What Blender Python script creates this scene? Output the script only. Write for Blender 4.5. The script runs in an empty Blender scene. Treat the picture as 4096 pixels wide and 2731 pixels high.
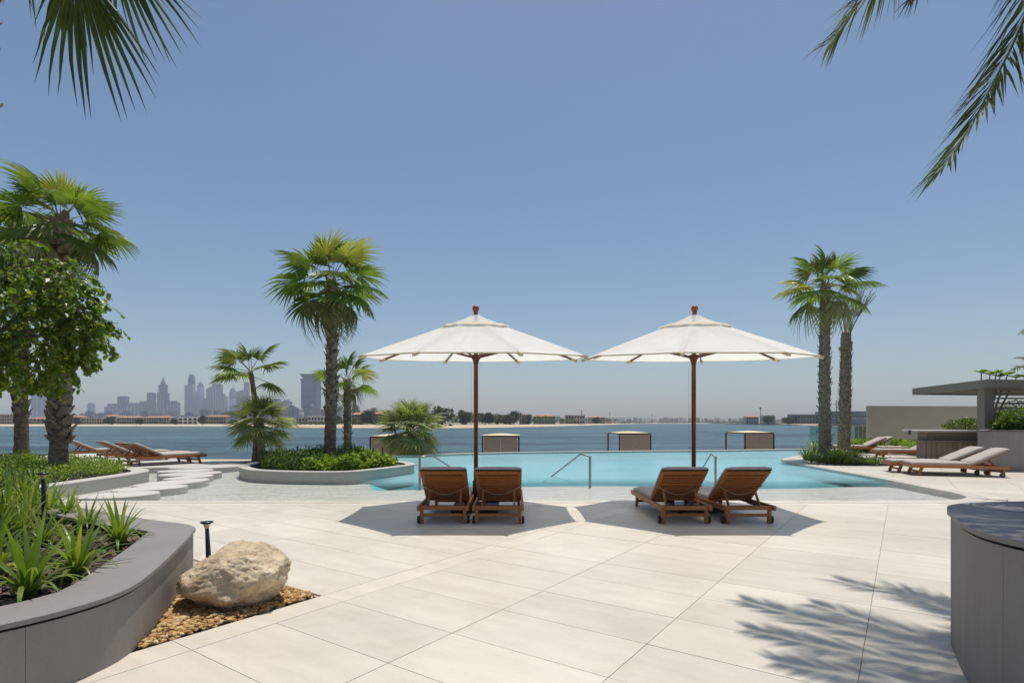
import bpy, math, random
import numpy as np
from mathutils import Vector, Matrix, noise, geometry
R = math.radians
rnd = random.Random(7)
nrg = np.random.RandomState(11)
S = bpy.context.scene

# ------------------------------------------------------------------ camera
FPX, HOR, EYE = 2230.0, 1689.0, 1.5
cam_d = bpy.data.cameras.new('camera')
cam = bpy.data.objects.new('camera', cam_d)
S.collection.objects.link(cam)
cam.location = (0, 0, EYE)
cam.rotation_euler = (R(90), 0, 0)
cam_d.sensor_width = 36
cam_d.lens = 36 * FPX / 4096
cam_d.shift_y = (HOR - 1365.5) / 4096
cam_d.clip_start = 0.05
cam_d.clip_end = 30000
S.camera = cam

# ------------------------------------------------------------------ light
SUN_EL, SUN_AZ = 79.0, 25.0          # azimuth measured from +Y towards +X
w = bpy.data.worlds.new('World'); S.world = w; w.use_nodes = True
nt = w.node_tree
bg = nt.nodes['Background']
sky = nt.nodes.new('ShaderNodeTexSky'); sky.sky_type = 'NISHITA'
sky.sun_disc = False
sky.sun_elevation = R(SUN_EL); sky.sun_rotation = R(SUN_AZ)
sky.altitude = 0; sky.air_density = 1.0; sky.dust_density = 1.25; sky.ozone_density = 2.5
hs = nt.nodes.new('ShaderNodeHueSaturation')
hs.inputs['Saturation'].default_value = 1.06
tint = nt.nodes.new('ShaderNodeMix'); tint.data_type = 'RGBA'; tint.blend_type = 'MULTIPLY'
tint.inputs['Factor'].default_value = 1.0
tint.inputs['B'].default_value = (0.985, 0.985, 0.94, 1)
nt.links.new(sky.outputs[0], hs.inputs['Color'])
nt.links.new(hs.outputs[0], tint.inputs['A'])
nt.links.new(tint.outputs['Result'], bg.inputs[0])
bg.inputs[1].default_value = 0.112
sd = bpy.data.lights.new('sun', 'SUN'); sd.energy = 4.2; sd.angle = R(0.53); sd.color = (1, 0.955, 0.88)
so = bpy.data.objects.new('sun', sd); S.collection.objects.link(so)
sdir = Vector((math.cos(R(SUN_EL)) * math.sin(R(SUN_AZ)), math.cos(R(SUN_EL)) * math.cos(R(SUN_AZ)), math.sin(R(SUN_EL))))
so.rotation_euler = sdir.to_track_quat('Z', 'Y').to_euler()
so.location = (10, 20, 60)
S.view_settings.view_transform = 'Standard'; S.view_settings.look = 'None'
S.view_settings.exposure = 0.0; S.view_settings.gamma = 1.0
S.view_settings.use_curve_mapping = False
S.render.engine = 'CYCLES'
cy = S.cycles
cy.use_denoising = True
try:
    cy.denoiser = 'OPENIMAGEDENOISE'
except Exception:
    pass
cy.max_bounces = 7; cy.diffuse_bounces = 3; cy.glossy_bounces = 3; cy.transmission_bounces = 4
cy.transparent_max_bounces = 12; cy.volume_bounces = 0
cy.volume_step_rate = 10; cy.volume_max_steps = 32
cy.caustics_reflective = False; cy.caustics_refractive = False
cy.sample_clamp_indirect = 4

# ------------------------------------------------------------------ materials
def mat(name):
    m = bpy.data.materials.new(name); m.use_nodes = True
    n = m.node_tree.nodes; l = m.node_tree.links
    return m, n, l, n['Principled BSDF']
def vmath(n, l, op, a, b):
    x = n.new('ShaderNodeVectorMath'); x.operation = op
    for i, v in enumerate((a, b)):
        if isinstance(v, (tuple, list)): x.inputs[i].default_value = v
        else: l.new(v, x.inputs[i])
    return x.outputs[0]
def fmath(n, l, op, a, b=0.0, clamp=False):
    x = n.new('ShaderNodeMath'); x.operation = op; x.use_clamp = clamp
    for i, v in enumerate((a, b)):
        if isinstance(v, (int, float)): x.inputs[i].default_value = v
        else: l.new(v, x.inputs[i])
    return x.outputs[0]
def coords(n, world=True):
    if world: return n.new('ShaderNodeNewGeometry').outputs['Position']
    return n.new('ShaderNodeTexCoord').outputs['Object']
def noise_n(n, l, vec, scale, detail=4, rough=0.55, stretch=None):
    t = n.new('ShaderNodeTexNoise')
    t.inputs['Scale'].default_value = scale; t.inputs['Detail'].default_value = detail; t.inputs['Roughness'].default_value = rough
    if stretch is not None: vec = vmath(n, l, 'MULTIPLY', vec, stretch)
    l.new(vec, t.inputs['Vector'])
    return t.outputs['Fac']
def ramp(n, l, fac, stops):
    r = n.new('ShaderNodeValToRGB'); l.new(fac, r.inputs[0])
    e = r.color_ramp.elements
    while len(e) < len(stops): e.new(0.5)
    for i, (p, c) in enumerate(stops):
        e[i].position = p; e[i].color = (*c, 1) if len(c) == 3 else c
    return r.outputs[0]
def mixc(n, l, fac, a, b, mode='MIX'):
    x = n.new('ShaderNodeMix'); x.data_type = 'RGBA'; x.blend_type = mode
    for k, v in (('Factor', fac), ('A', a), ('B', b)):
        s = x.inputs[k] if k != 'Factor' else x.inputs[0]
        if k == 'A': s = x.inputs[6]
        if k == 'B': s = x.inputs[7]
        if isinstance(v, (int, float)): s.default_value = v
        elif isinstance(v, tuple): s.default_value = (*v, 1) if len(v) == 3 else v
        else: l.new(v, s)
    return x.outputs[2]
def bump(n, l, h, strength, dist=0.01):
    b = n.new('ShaderNodeBump'); b.inputs['Strength'].default_value = strength; b.inputs['Distance'].default_value = dist
    l.new(h, b.inputs['Height']); return b.outputs[0]
def orand(n): return n.new('ShaderNodeObjectInfo').outputs['Random']
def jitter(n, l, col, amt, rv=None):
    rv = rv or orand(n)
    f = fmath(n, l, 'MULTIPLY_ADD', rv, 2 * amt); n[-1] if False else None
    x = n.new('ShaderNodeMath'); x.operation = 'MULTIPLY_ADD'; l.new(rv, x.inputs[0]); x.inputs[1].default_value = 2 * amt; x.inputs[2].default_value = 1 - amt
    v = n.new('ShaderNodeVectorMath'); v.operation = 'SCALE'
    l.new(col, v.inputs[0]); l.new(x.outputs[0], v.inputs['Scale'])
    return v.outputs[0]

def stone(name, c1, c2, scale=3.0, rough=0.6, bumps=0.15, amt=0.05, streak=None, fine=60, spec=0.3, world=True):
    m, n, l, p = mat(name)
    co = coords(n, world)
    a = noise_n(n, l, co, scale, 6, 0.6, streak)
    f = noise_n(n, l, co, fine, 3, 0.6)
    col = ramp(n, l, a, [(0.3, c1), (0.7, c2)])
    col = mixc(n, l, 0.12, col, ramp(n, l, f, [(0.3, (0.25, 0.25, 0.25)), (0.7, (1, 1, 1))]), 'MULTIPLY')
    if amt: col = jitter(n, l, col, amt)
    l.new(col, p.inputs['Base Color'])
    p.inputs['Roughness'].default_value = rough
    p.inputs['Specular IOR Level'].default_value = spec
    l.new(bump(n, l, f, bumps, 0.004), p.inputs['Normal'])
    return m
def plain(name, c, rough=0.5, metal=0.0, spec=0.5, nz=0.08, scale=8):
    m, n, l, p = mat(name)
    co = coords(n)
    a = noise_n(n, l, co, scale, 4)
    d = tuple(x * (1 - nz) for x in c); e = tuple(min(1, x * (1 + nz)) for x in c)
    l.new(ramp(n, l, a, [(0.3, d), (0.7, e)]), p.inputs['Base Color'])
    p.inputs['Roughness'].default_value = rough; p.inputs['Metallic'].default_value = metal
    p.inputs['Specular IOR Level'].default_value = spec
    return m
def leafmat(name, dark, light, tip=None, trans=0.35, rough=0.45, patch=0.0):
    m, n, l, p = mat(name)
    co = coords(n)
    a = noise_n(n, l, co, 3.0, 3)
    col = ramp(n, l, a, [(0.3, dark), (0.72, light)])
    col = jitter(n, l, col, 0.28)
    if patch:
        b = noise_n(n, l, co, 9.0, 2)
        k = fmath(n, l, 'GREATER_THAN', b, 1 - patch)
        col = mixc(n, l, k, col, tip)
    elif tip:
        r = orand(n)
        k = fmath(n, l, 'GREATER_THAN', r, 0.86)
        col = mixc(n, l, fmath(n, l, 'MULTIPLY', k, 0.6), col, tip)
    l.new(col, p.inputs['Base Color'])
    p.inputs['Roughness'].default_value = rough
    p.inputs['Specular IOR Level'].default_value = 0.4
    tr = n.new('ShaderNodeBsdfTranslucent')
    tc = mixc(n, l, 1.0, col, (1.5, 1.6, 0.5), 'MULTIPLY')
    l.new(tc, tr.inputs[0])
    mx = n.new('ShaderNodeMixShader'); mx.inputs[0].default_value = trans
    l.new(p.outputs[0], mx.inputs[1]); l.new(tr.outputs[0], mx.inputs[2])
    l.new(mx.outputs[0], n['Material Output'].inputs[0])
    return m
def wood(name, c1, c2, rough=0.45):
    m, n, l, p = mat(name)
    co = coords(n, False)
    a = noise_n(n, l, co, 5.0, 5, 0.6, (8, 1.2, 8))
    col = ramp(n, l, a, [(0.25, c1), (0.75, c2)])
    col = jitter(n, l, col, 0.15)
    l.new(col, p.inputs['Base Color']); p.inputs['Roughness'].default_value = rough
    p.inputs['Specular IOR Level'].default_value = 0.35
    l.new(bump(n, l, a, 0.2, 0.003), p.inputs['Normal'])
    return m
M = {}
# deck tile: travertine look with long soft veins and the odd stain
def tilemat(name, c1, c2):
    m, n, l, p = mat(name)
    pos = coords(n)
    rv = orand(n)
    off = n.new('ShaderNodeCombineXYZ'); l.new(fmath(n, l, 'MULTIPLY', rv, 37.0), off.inputs[0]); l.new(fmath(n, l, 'MULTIPLY', rv, 11.0), off.inputs[1])
    co = vmath(n, l, 'ADD', pos, off.outputs[0])
    mp = n.new('ShaderNodeMapping'); mp.inputs['Rotation'].default_value = (0, 0, R(35)); l.new(co, mp.inputs[0])
    a = noise_n(n, l, mp.outputs[0], 1.3, 5, 0.6, (1.0, 4.0, 1.0))
    b = noise_n(n, l, pos, 0.45, 3, 0.5)
    f = noise_n(n, l, mp.outputs[0], 22, 5, 0.7, (1.0, 5.0, 1.0))
    col = ramp(n, l, a, [(0.28, c1), (0.72, c2)])
    col = mixc(n, l, 0.30, col, ramp(n, l, b, [(0.35, (0.66, 0.63, 0.59)), (0.62, (1, 1, 1))]), 'MULTIPLY')
    s3 = noise_n(n, l, pos, 1.9, 6, 0.75)
    col = mixc(n, l, 0.22, col, ramp(n, l, s3, [(0.34, (0.70, 0.66, 0.60)), (0.48, (1, 1, 1))]), 'MULTIPLY')
    col = mixc(n, l, 0.10, col, ramp(n, l, f, [(0.35, (0.4, 0.38, 0.35)), (0.65, (1, 1, 1))]), 'MULTIPLY')
    col = jitter(n, l, col, 0.055, rv)
    l.new(col, p.inputs['Base Color'])
    l.new(ramp(n, l, a, [(0.2, (0.36,) * 3), (0.8, (0.52,) * 3)]), p.inputs['Roughness'])
    p.inputs['Specular IOR Level'].default_value = 0.35
    l.new(bump(n, l, f, 0.10, 0.003), p.inputs['Normal'])
    return m
M['tile'] = tilemat('deck tile', (0.58, 0.527, 0.437), (0.665, 0.61, 0.512))
M['strip'] = tilemat('cream strip stone', (0.62, 0.56, 0.46), (0.70, 0.63, 0.53))
M['cope'] = tilemat('coping stone', (0.57, 0.515, 0.44), (0.63, 0.58, 0.50))
M['grout'] = plain('grout', (0.40, 0.32, 0.24), 0.9)
M['step'] = stone('stepping stone', (0.52, 0.49, 0.44), (0.60, 0.57, 0.52), 2.5, 0.6)
M['render'] = stone('planter plaster', (0.44, 0.42, 0.37), (0.50, 0.48, 0.43), 1.5, 0.8)
M['ledge'] = stone('grey planter cladding', (0.225, 0.205, 0.19), (0.275, 0.255, 0.24), 1.2, 0.55, 0.2, 0.04, (1, 1, 0.25), 90)
M['clad'] = stone('grey planter wall', (0.245, 0.222, 0.20), (0.285, 0.262, 0.24), 5.0, 0.7, 0.25, 0.05, (1.2, 1.2, 0.15), 90)
M['gap'] = plain('shadow gap', (0.015, 0.014, 0.013), 0.9)
M['soil'] = stone('dark soil', (0.018, 0.013, 0.010), (0.055, 0.038, 0.028), 18, 0.95, 0.8, 0)
M['bark'] = stone('bark chip', (0.025, 0.018, 0.015), (0.24, 0.165, 0.125), 14, 0.8, 0.6, 0.0)
M['wall'] = stone('smooth beige wall', (0.36, 0.335, 0.27), (0.40, 0.375, 0.305), 0.8, 0.85, 0.1, 0.02)
M['pergola'] = stone('taupe pergola paint', (0.22, 0.20, 0.165), (0.26, 0.235, 0.195), 1.2, 0.7, 0.1, 0.02)
M['teak'] = wood('teak', (0.26, 0.088, 0.028), (0.45, 0.175, 0.056))
M['darkwood'] = wood('dark umbrella wood', (0.075, 0.024, 0.010), (0.16, 0.052, 0.02), 0.35)
M['redwood'] = wood('red finial wood', (0.26, 0.07, 0.02), (0.42, 0.12, 0.035), 0.3)
M['black'] = plain('black plastic', (0.02, 0.021, 0.024), 0.4)
M['iron'] = plain('dark painted metal', (0.022, 0.026, 0.035), 0.35, 0.3)
M['steel'] = plain('brushed steel', (0.30, 0.265, 0.235), 0.35, 0.55)
M['fabric'] = stone('mattress fabric', (0.41, 0.365, 0.32), (0.49, 0.44, 0.39), 4, 0.9, 0.4, 0.04, None, 260, 0.1)
M['edge'] = plain('mattress piping', (0.30, 0.26, 0.235), 0.8)
M['strap'] = plain('canvas strap', (0.36, 0.28, 0.20), 0.8)
M['cream'] = plain('cream canvas', (0.66, 0.56, 0.36), 0.9)
M['taupe'] = plain('taupe canvas', (0.33, 0.29, 0.25), 0.9, 0, 0.2)
# umbrella cloth
m, n, l, p = mat('white canopy cloth')
f = noise_n(n, l, coords(n), 3.0, 3)
l.new(ramp(n, l, f, [(0.3, (0.93, 0.92, 0.90)), (0.7, (0.97, 0.96, 0.95))]), p.inputs['Base Color'])
p.inputs['Roughness'].default_value = 0.9; p.inputs['Specular IOR Level'].default_value = 0.1
tr = n.new('ShaderNodeBsdfTranslucent'); tr.inputs[0].default_value = (0.97, 0.95, 0.90, 1)
mx = n.new('ShaderNodeMixShader'); mx.inputs[0].default_value = 0.58
l.new(p.outputs[0], mx.inputs[1]); l.new(tr.outputs[0], mx.inputs[2])
# see-through share added to the cloth to lighten the shadow it casts
wv = n.new('ShaderNodeBsdfTransparent'); m2 = n.new('ShaderNodeMixShader'); m2.inputs[0].default_value = 0.21
l.new(mx.outputs[0], m2.inputs[1]); l.new(wv.outputs[0], m2.inputs[2]); l.new(m2.outputs[0], n['Material Output'].inputs[0])
l.new(bump(n, l, noise_n(n, l, coords(n), 4.0, 3), 0.3, 0.05), p.inputs['Normal'])
M['canopy'] = m
# plants
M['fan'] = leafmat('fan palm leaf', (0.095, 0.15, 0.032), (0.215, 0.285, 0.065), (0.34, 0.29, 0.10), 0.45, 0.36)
M['fandark'] = leafmat('shaded fan palm leaf', (0.05, 0.075, 0.015), (0.11, 0.145, 0.03), None, 0.22, 0.4)  # darker copy of the fan leaf, shade put into its colour
M['fanold'] = leafmat('faded fan palm leaf', (0.15, 0.16, 0.07), (0.25, 0.25, 0.12), None, 0.3, 0.6)
M['fangrey'] = leafmat('grey green palm leaf', (0.20, 0.24, 0.11), (0.36, 0.40, 0.21), (0.42, 0.40, 0.20), 0.38, 0.5)
M['frond'] = leafmat('date palm frond', (0.055, 0.08, 0.018), (0.12, 0.14, 0.035), None, 0.3, 0.5)
M['deadfrond'] = leafmat('dry frond', (0.10, 0.075, 0.04), (0.22, 0.17, 0.09), None, 0.1, 0.8)
M['grass'] = leafmat('strap leaf', (0.085, 0.15, 0.022), (0.21, 0.29, 0.05), (0.42, 0.38, 0.07), 0.40, 0.33)
M['cover'] = leafmat('ground cover leaf', (0.08, 0.15, 0.02), (0.24, 0.34, 0.055), (0.36, 0.43, 0.07), 0.42, 0.42, 0.45)
M['cover2'] = leafmat('fine ground cover leaf', (0.035, 0.08, 0.018), (0.10, 0.17, 0.035), (0.17, 0.24, 0.05), 0.35, 0.5, 0.45)
M['broad'] = leafmat('broad tree leaf', (0.05, 0.10, 0.014), (0.15, 0.22, 0.028), (0.32, 0.36, 0.045), 0.45, 0.34, 0.40)
M['hedge'] = leafmat('hedge leaf', (0.05, 0.095, 0.016), (0.13, 0.20, 0.03), (0.22, 0.30, 0.04), 0.3, 0.4, 0.42)
M['fartree'] = leafmat('distant foliage', (0.035, 0.055, 0.025), (0.075, 0.10, 0.045), None, 0.2, 0.8)
M['petiole'] = plain('petiole', (0.22, 0.22, 0.07), 0.5, nz=0.25)
M['boot'] = stone('old leaf base', (0.14, 0.10, 0.07), (0.40, 0.31, 0.22), 9, 0.9, 0.6, 0.0)
def trunkm(name, c1, c2):
    m, n, l, p = mat(name)
    co = coords(n)
    a = noise_n(n, l, co, 7, 6, 0.65, (1, 1, 2.2)); b = noise_n(n, l, co, 45, 4, 0.6, (3, 3, 1))
    col = ramp(n, l, a, [(0.3, c1), (0.55, c2), (0.75, tuple(min(1, x * 1.7) for x in c2))])
    l.new(col, p.inputs['Base Color']); p.inputs['Roughness'].default_value = 0.9
    p.inputs['Specular IOR Level'].default_value = 0.15
    l.new(bump(n, l, b, 0.8, 0.02), p.inputs['Normal'])
    return m
M['trunk'] = trunkm('palm trunk', (0.10, 0.068, 0.048), (0.25, 0.18, 0.13))
M['trunkgrey'] = trunkm('grey palm trunk', (0.11, 0.09, 0.065), (0.27, 0.22, 0.16))

# ------------------------------------------------------------------ object helpers
COL = S.collection
def tag(o, label=None, cat=None, group=None, kind=None):
    if label: o['label'] = label
    if cat: o['category'] = cat
    if group: o['group'] = group
    if kind: o['kind'] = kind
    return o
def link(o, parent=None):
    COL.objects.link(o)
    if parent is not None: o.parent = parent
    return o
def empty(name, loc=(0, 0, 0), rz=0, label=None, cat=None, group=None):
    o = bpy.data.objects.new(name, None); link(o)
    o.location = loc; o.rotation_euler = (0, 0, rz); o.empty_display_size = 0.2
    return tag(o, label, cat, group)
class MB:
    def __init__(s): s.v = []; s.f = []; s.sm = []
    def add(s, vs, fs, smooth=False):
        b = len(s.v); s.v += [tuple(x) for x in vs]
        s.f += [tuple(b + i for i in f) for f in fs]; s.sm += [smooth] * len(fs); return s
    def box(s, c, d, m=None):
        hx, hy, hz = d[0] / 2, d[1] / 2, d[2] / 2
        vs = [Vector((sx * hx, sy * hy, sz * hz)) for sz in (-1, 1) for sy in (-1, 1) for sx in (-1, 1)]
        if m is not None: vs = [m @ x for x in vs]
        c = Vector(c)
        return s.add([x + c for x in vs], [(0, 2, 3, 1), (4, 5, 7, 6), (0, 1, 5, 4), (2, 6, 7, 3), (0, 4, 6, 2), (1, 3, 7, 5)])
    def bar(s, a, b, wd, ht, up=(0, 0, 1)):
        a, b = Vector(a), Vector(b); y = (b - a); L = y.length; y.normalize()
        x = y.cross(Vector(up))
        if x.length < 1e-4: x = y.cross(Vector((1, 0, 0)))
        x.normalize(); z = x.cross(y)
        m = Matrix((x, y, z)).transposed()
        return s.box((a + b) / 2, (wd, L, ht), m)
    def tube(s, pts, rad, n=8, smooth=True, cap=True):
        pts = [Vector(p) for p in pts]
        if not isinstance(rad, (list, tuple)): rad = [rad] * len(pts)
        vs = []; fs = []; ref = None
        for i, p in enumerate(pts):
            t = (pts[min(i + 1, len(pts) - 1)] - pts[max(i - 1, 0)]).normalized()
            if ref is None:
                ref = t.orthogonal().normalized()
            ref = (ref - t * ref.dot(t)).normalized(); b = t.cross(ref)
            for k in range(n):
                a = 2 * math.pi * k / n
                vs.append(p + (ref * math.cos(a) + b * math.sin(a)) * rad[i])
        for i in range(len(pts) - 1):
            for k in range(n):
                k2 = (k + 1) % n
                fs.append((i * n + k, i * n + k2, (i + 1) * n + k2, (i + 1) * n + k))
        if cap:
            fs.append(tuple(range(n - 1, -1, -1))); fs.append(tuple((len(pts) - 1) * n + k for k in range(n)))
        return s.add(vs, fs, smooth)
    def lathe(s, prof, c=(0, 0, 0), n=16, smooth=True):
        vs = []; fs = []
        for r, z in prof:
            for k in range(n):
                a = 2 * math.pi * k / n; vs.append((c[0] + r * math.cos(a), c[1] + r * math.sin(a), c[2] + z))
        for i in range(len(prof) - 1):
            for k in range(n):
                k2 = (k + 1) % n; fs.append((i * n + k, i * n + k2, (i + 1) * n + k2, (i + 1) * n + k))
        fs.append(tuple(range(n - 1, -1, -1))); fs.append(tuple((len(prof) - 1) * n + k for k in range(n)))
        return s.add(vs, fs, smooth)
    def prism(s, poly, z0, z1, bottom=True):
        n = len(poly)
        vs = [(p[0], p[1], z0) for p in poly] + [(p[0], p[1], z1) for p in poly]
        fs = [(i, (i + 1) % n, n + (i + 1) % n, n + i) for i in range(n)]
        tris = geometry.tessellate_polygon([[Vector((p[0], p[1], 0)) for p in poly]])
        ar = sum(poly[i][0] * poly[(i + 1) % n][1] - poly[(i + 1) % n][0] * poly[i][1] for i in range(n))
        if ar < 0: fs = [tuple(reversed(f)) for f in fs]
        for t in tris:
            a, b, c = (Vector(poly[i]).to_2d() for i in t)
            if (b - a).cross(c - a) < 0: t = t[::-1]
            fs.append(tuple(n + i for i in t))
            if bottom: fs.append(tuple(reversed(t)))
        return s.add(vs, fs)
    def ring(s, out, inn, z0, z1):
        n = len(out); assert n == len(inn)
        vs = [(p[0], p[1], z) for z in (z0, z1) for p in out] + [(p[0], p[1], z) for z in (z0, z1) for p in inn]
        fs = []
        for i in range(n):
            j = (i + 1) % n
            fs += [(i, j, n + j, n + i), (2 * n + j, 2 * n + i, 3 * n + i, 3 * n + j), (n + i, n + j, 3 * n + j, 3 * n + i), (j, i, 2 * n + i, 2 * n + j)]
        return s.add(vs, fs)
    def mesh(s, name, m=None, smooth=None):
        me = bpy.data.meshes.new(name); me.from_pydata(s.v, [], s.f)
        me.polygons.foreach_set('use_smooth', s.sm if smooth is None else [smooth] * len(s.f))
        if m is not None: me.materials.append(M[m] if isinstance(m, str) else m)
        me.update(); return me
    def build(s, name, m, parent=None, smooth=None):
        o = bpy.data.objects.new(name, s.mesh(name, m, smooth)); return link(o, parent)
def inst(name, me, parent=None, mw=None, loc=None, rot=None, sc=None):
    o = bpy.data.objects.new(name, me); link(o, parent)
    if mw is not None: o.matrix_basis = mw
    if loc is not None: o.location = loc
    if rot is not None: o.rotation_euler = rot
    if sc is not None: o.scale = sc if isinstance(sc, (tuple, list)) else (sc,) * 3
    return o
def copy_tree(o, parent=None):
    c = o.copy(); COL.objects.link(c)
    if parent is not None: c.parent = parent
    for ch in KIDS.get(o.name, []):
        copy_tree(bpy.data.objects[ch], c)
    return c
KIDS = {}
def register(root):
    for ch in root.children_recursive + [root]:
        KIDS[ch.name] = [k.name for k in ch.children]
def bevel(o, wdt, seg=2):
    b = o.modifiers.new('bevel', 'BEVEL'); b.width = wdt; b.segments = seg; b.limit_method = 'ANGLE'; b.angle_limit = R(40)
    return o
def np_mesh(name, V, F, m, smooth=False):
    me = bpy.data.meshes.new(name)
    V = np.asarray(V, np.float32); F = np.asarray(F, np.int32)
    k = F.shape[1]
    me.vertices.add(len(V)); me.vertices.foreach_set('co', V.ravel())
    me.loops.add(F.size); me.loops.foreach_set('vertex_index', F.ravel())
    me.polygons.add(len(F)); me.polygons.foreach_set('loop_start', np.arange(0, F.size, k, dtype=np.int32))
    try: me.polygons.foreach_set('loop_total', np.full(len(F), k, np.int32))
    except Exception: pass
    me.polygons.foreach_set('use_smooth', np.full(len(F), smooth))
    me.materials.append(M[m]); me.update(calc_edges=True); me.validate()
    return me
def scatter_mesh(name, bv, bf, T, m, smooth=False):
    """many transformed copies (T: N x 4 x 4) of one small shape joined in one mesh"""
    bv = np.asarray(bv, float); T = np.asarray(T)
    h = np.c_[bv, np.ones(len(bv))]
    V = np.einsum('nij,kj->nki', T, h)[:, :, :3].reshape(-1, 3)
    F = (np.asarray(bf)[None] + (np.arange(len(T)) * len(bv))[:, None, None]).reshape(-1, len(bf[0]))
    return np_mesh(name, V, F, m, smooth)
def TRS(loc, rot, sc):
    if not isinstance(sc, (tuple, list)): sc = (sc,) * 3
    return Matrix.LocRotScale(Vector(loc), rot, Vector(sc))
def frame(axis, normal, loc=(0, 0, 0), sc=1.0):
    y = Vector(axis).normalized(); z = Vector(normal); z = (z - y * z.dot(y)).normalized(); x = y.cross(z)
    m = Matrix((x, y, z)).transposed().to_4x4()
    return Matrix.Translation(Vector(loc)) @ m @ Matrix.Scale(sc, 4)
def G(px, py, z=0.0):
    """place measured in the photograph -> point on the level z"""
    Y = FPX * (EYE - z) / (py - HOR)
    return Vector(((px - 2048) / FPX * Y, Y, z))
def P(px, py, Y):
    return Vector(((px - 2048) / FPX * Y, Y, EYE + (HOR - py) / FPX * Y))
def smooth_path(pts, n=6, closed=False):
    out = []; N = len(pts)
    rng = range(N if closed else N - 1)
    for i in rng:
        g = lambda k: Vector(pts[k % N]) if closed else Vector(pts[max(0, min(N - 1, k))])
        p0, p1, p2, p3 = g(i - 1), g(i), g(i + 1), g(i + 2)
        for k in range(n):
            t = k / n
            out.append(0.5 * ((2 * p1) + (p2 - p0) * t + (2 * p0 - 5 * p1 + 4 * p2 - p3) * t * t + (3 * p1 - p0 - 3 * p2 + p3) * t ** 3))
    if not closed: out.append(Vector(pts[-1]))
    return out
def offset(pts, d, closed=False):
    """shift a 2-D path to its right by d"""
    out = []; N = len(pts)
    for i in range(N):
        a = Vector(pts[(i - 1) % N] if closed else pts[max(0, i - 1)]).to_2d(); b = Vector(pts[(i + 1) % N] if closed else pts[min(N - 1, i + 1)]).to_2d()
        t = (b - a).normalized(); nn = Vector((t.y, -t.x))
        out.append(Vector(pts[i]).to_2d() + nn * d)
    return out
def inside(p, poly):
    x, y = p[0], p[1]; c = False; j = len(poly) - 1
    for i in range(len(poly)):
        xi, yi = poly[i][0], poly[i][1]; xj, yj = poly[j][0], poly[j][1]
        if (yi > y) != (yj > y) and x < (xj - xi) * (y - yi) / (yj - yi) + xi: c = not c
        j = i
    return c
def clip(subject, clipper):
    """part of polygon subject inside the convex counter-clockwise clipper"""
    out = [Vector(p).to_2d() for p in subject]
    n = len(clipper)
    for i in range(n):
        a = Vector(clipper[i]).to_2d(); b = Vector(clipper[(i + 1) % n]).to_2d(); e = b - a
        inp = out; out = []
        if not inp: return []
        side = lambda q: e.x * (q.y - a.y) - e.y * (q.x - a.x)
        s = inp[-1]; ss = side(s)
        for q in inp:
            sq = side(q)
            if (sq >= 0) != (ss >= 0):
                t = ss / (ss - sq); out.append(s + (q - s) * t)
            if sq >= 0: out.append(q)
            s, ss = q, sq
    res = []
    for q in out:
        if not res or (q - res[-1]).length > 1e-4: res.append(q)
    if len(res) > 1 and (res[0] - res[-1]).length < 1e-4: res.pop()
    return res
def area(poly):
    n = len(poly)
    return 0.5 * sum(poly[i][0] * poly[(i + 1) % n][1] - poly[(i + 1) % n][0] * poly[i][1] for i in range(n))
# ------------------------------------------------------------------ sea, air, far land
SEA = -3.0
m, n, l, p = mat('sea water')
co = coords(n)
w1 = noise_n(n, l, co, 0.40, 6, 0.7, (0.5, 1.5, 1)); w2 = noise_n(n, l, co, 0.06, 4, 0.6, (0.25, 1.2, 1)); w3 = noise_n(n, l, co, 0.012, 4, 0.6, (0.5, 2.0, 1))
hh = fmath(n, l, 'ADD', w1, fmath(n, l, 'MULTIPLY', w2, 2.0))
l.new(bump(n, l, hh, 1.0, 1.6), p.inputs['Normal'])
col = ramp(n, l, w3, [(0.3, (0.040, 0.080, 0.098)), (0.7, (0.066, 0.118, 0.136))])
wl = ramp(n, l, fmath(n, l, 'MULTIPLY', fmath(n, l, 'ADD', w1, w2), 0.5), [(0.43, (0.62, 0.64, 0.67)), (0.57, (1.9, 1.85, 1.8))])  # bright and dark wave faces painted into the water colour
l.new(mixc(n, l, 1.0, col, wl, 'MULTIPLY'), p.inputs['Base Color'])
p.inputs['Roughness'].default_value = 0.30; p.inputs['IOR'].default_value = 1.33; p.inputs['Specular IOR Level'].default_value = 0.22
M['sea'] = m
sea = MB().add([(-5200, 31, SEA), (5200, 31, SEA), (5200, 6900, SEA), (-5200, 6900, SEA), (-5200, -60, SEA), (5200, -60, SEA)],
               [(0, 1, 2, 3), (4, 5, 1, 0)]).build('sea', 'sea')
tag(sea, kind='structure')
hz = MB().box((0, 3440, 148), (10600, 7100, 304.4)).build('haze', None)
hm = bpy.data.materials.new('air haze'); hm.use_nodes = True
for x in list(hm.node_tree.nodes): hm.node_tree.nodes.remove(x)
ho = hm.node_tree.nodes.new('ShaderNodeOutputMaterial'); hv = hm.node_tree.nodes.new('ShaderNodeVolumePrincipled')
hv.inputs['Color'].default_value = (0.86, 0.90, 1.0, 1); hv.inputs['Density'].default_value = 0.00013; hv.inputs['Anisotropy'].default_value = 0.0
hm.node_tree.links.new(hv.outputs[0], ho.inputs['Volume'])
hz.data.materials.append(hm); tag(hz, kind='stuff')
hz.display_type = 'WIRE'

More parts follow.
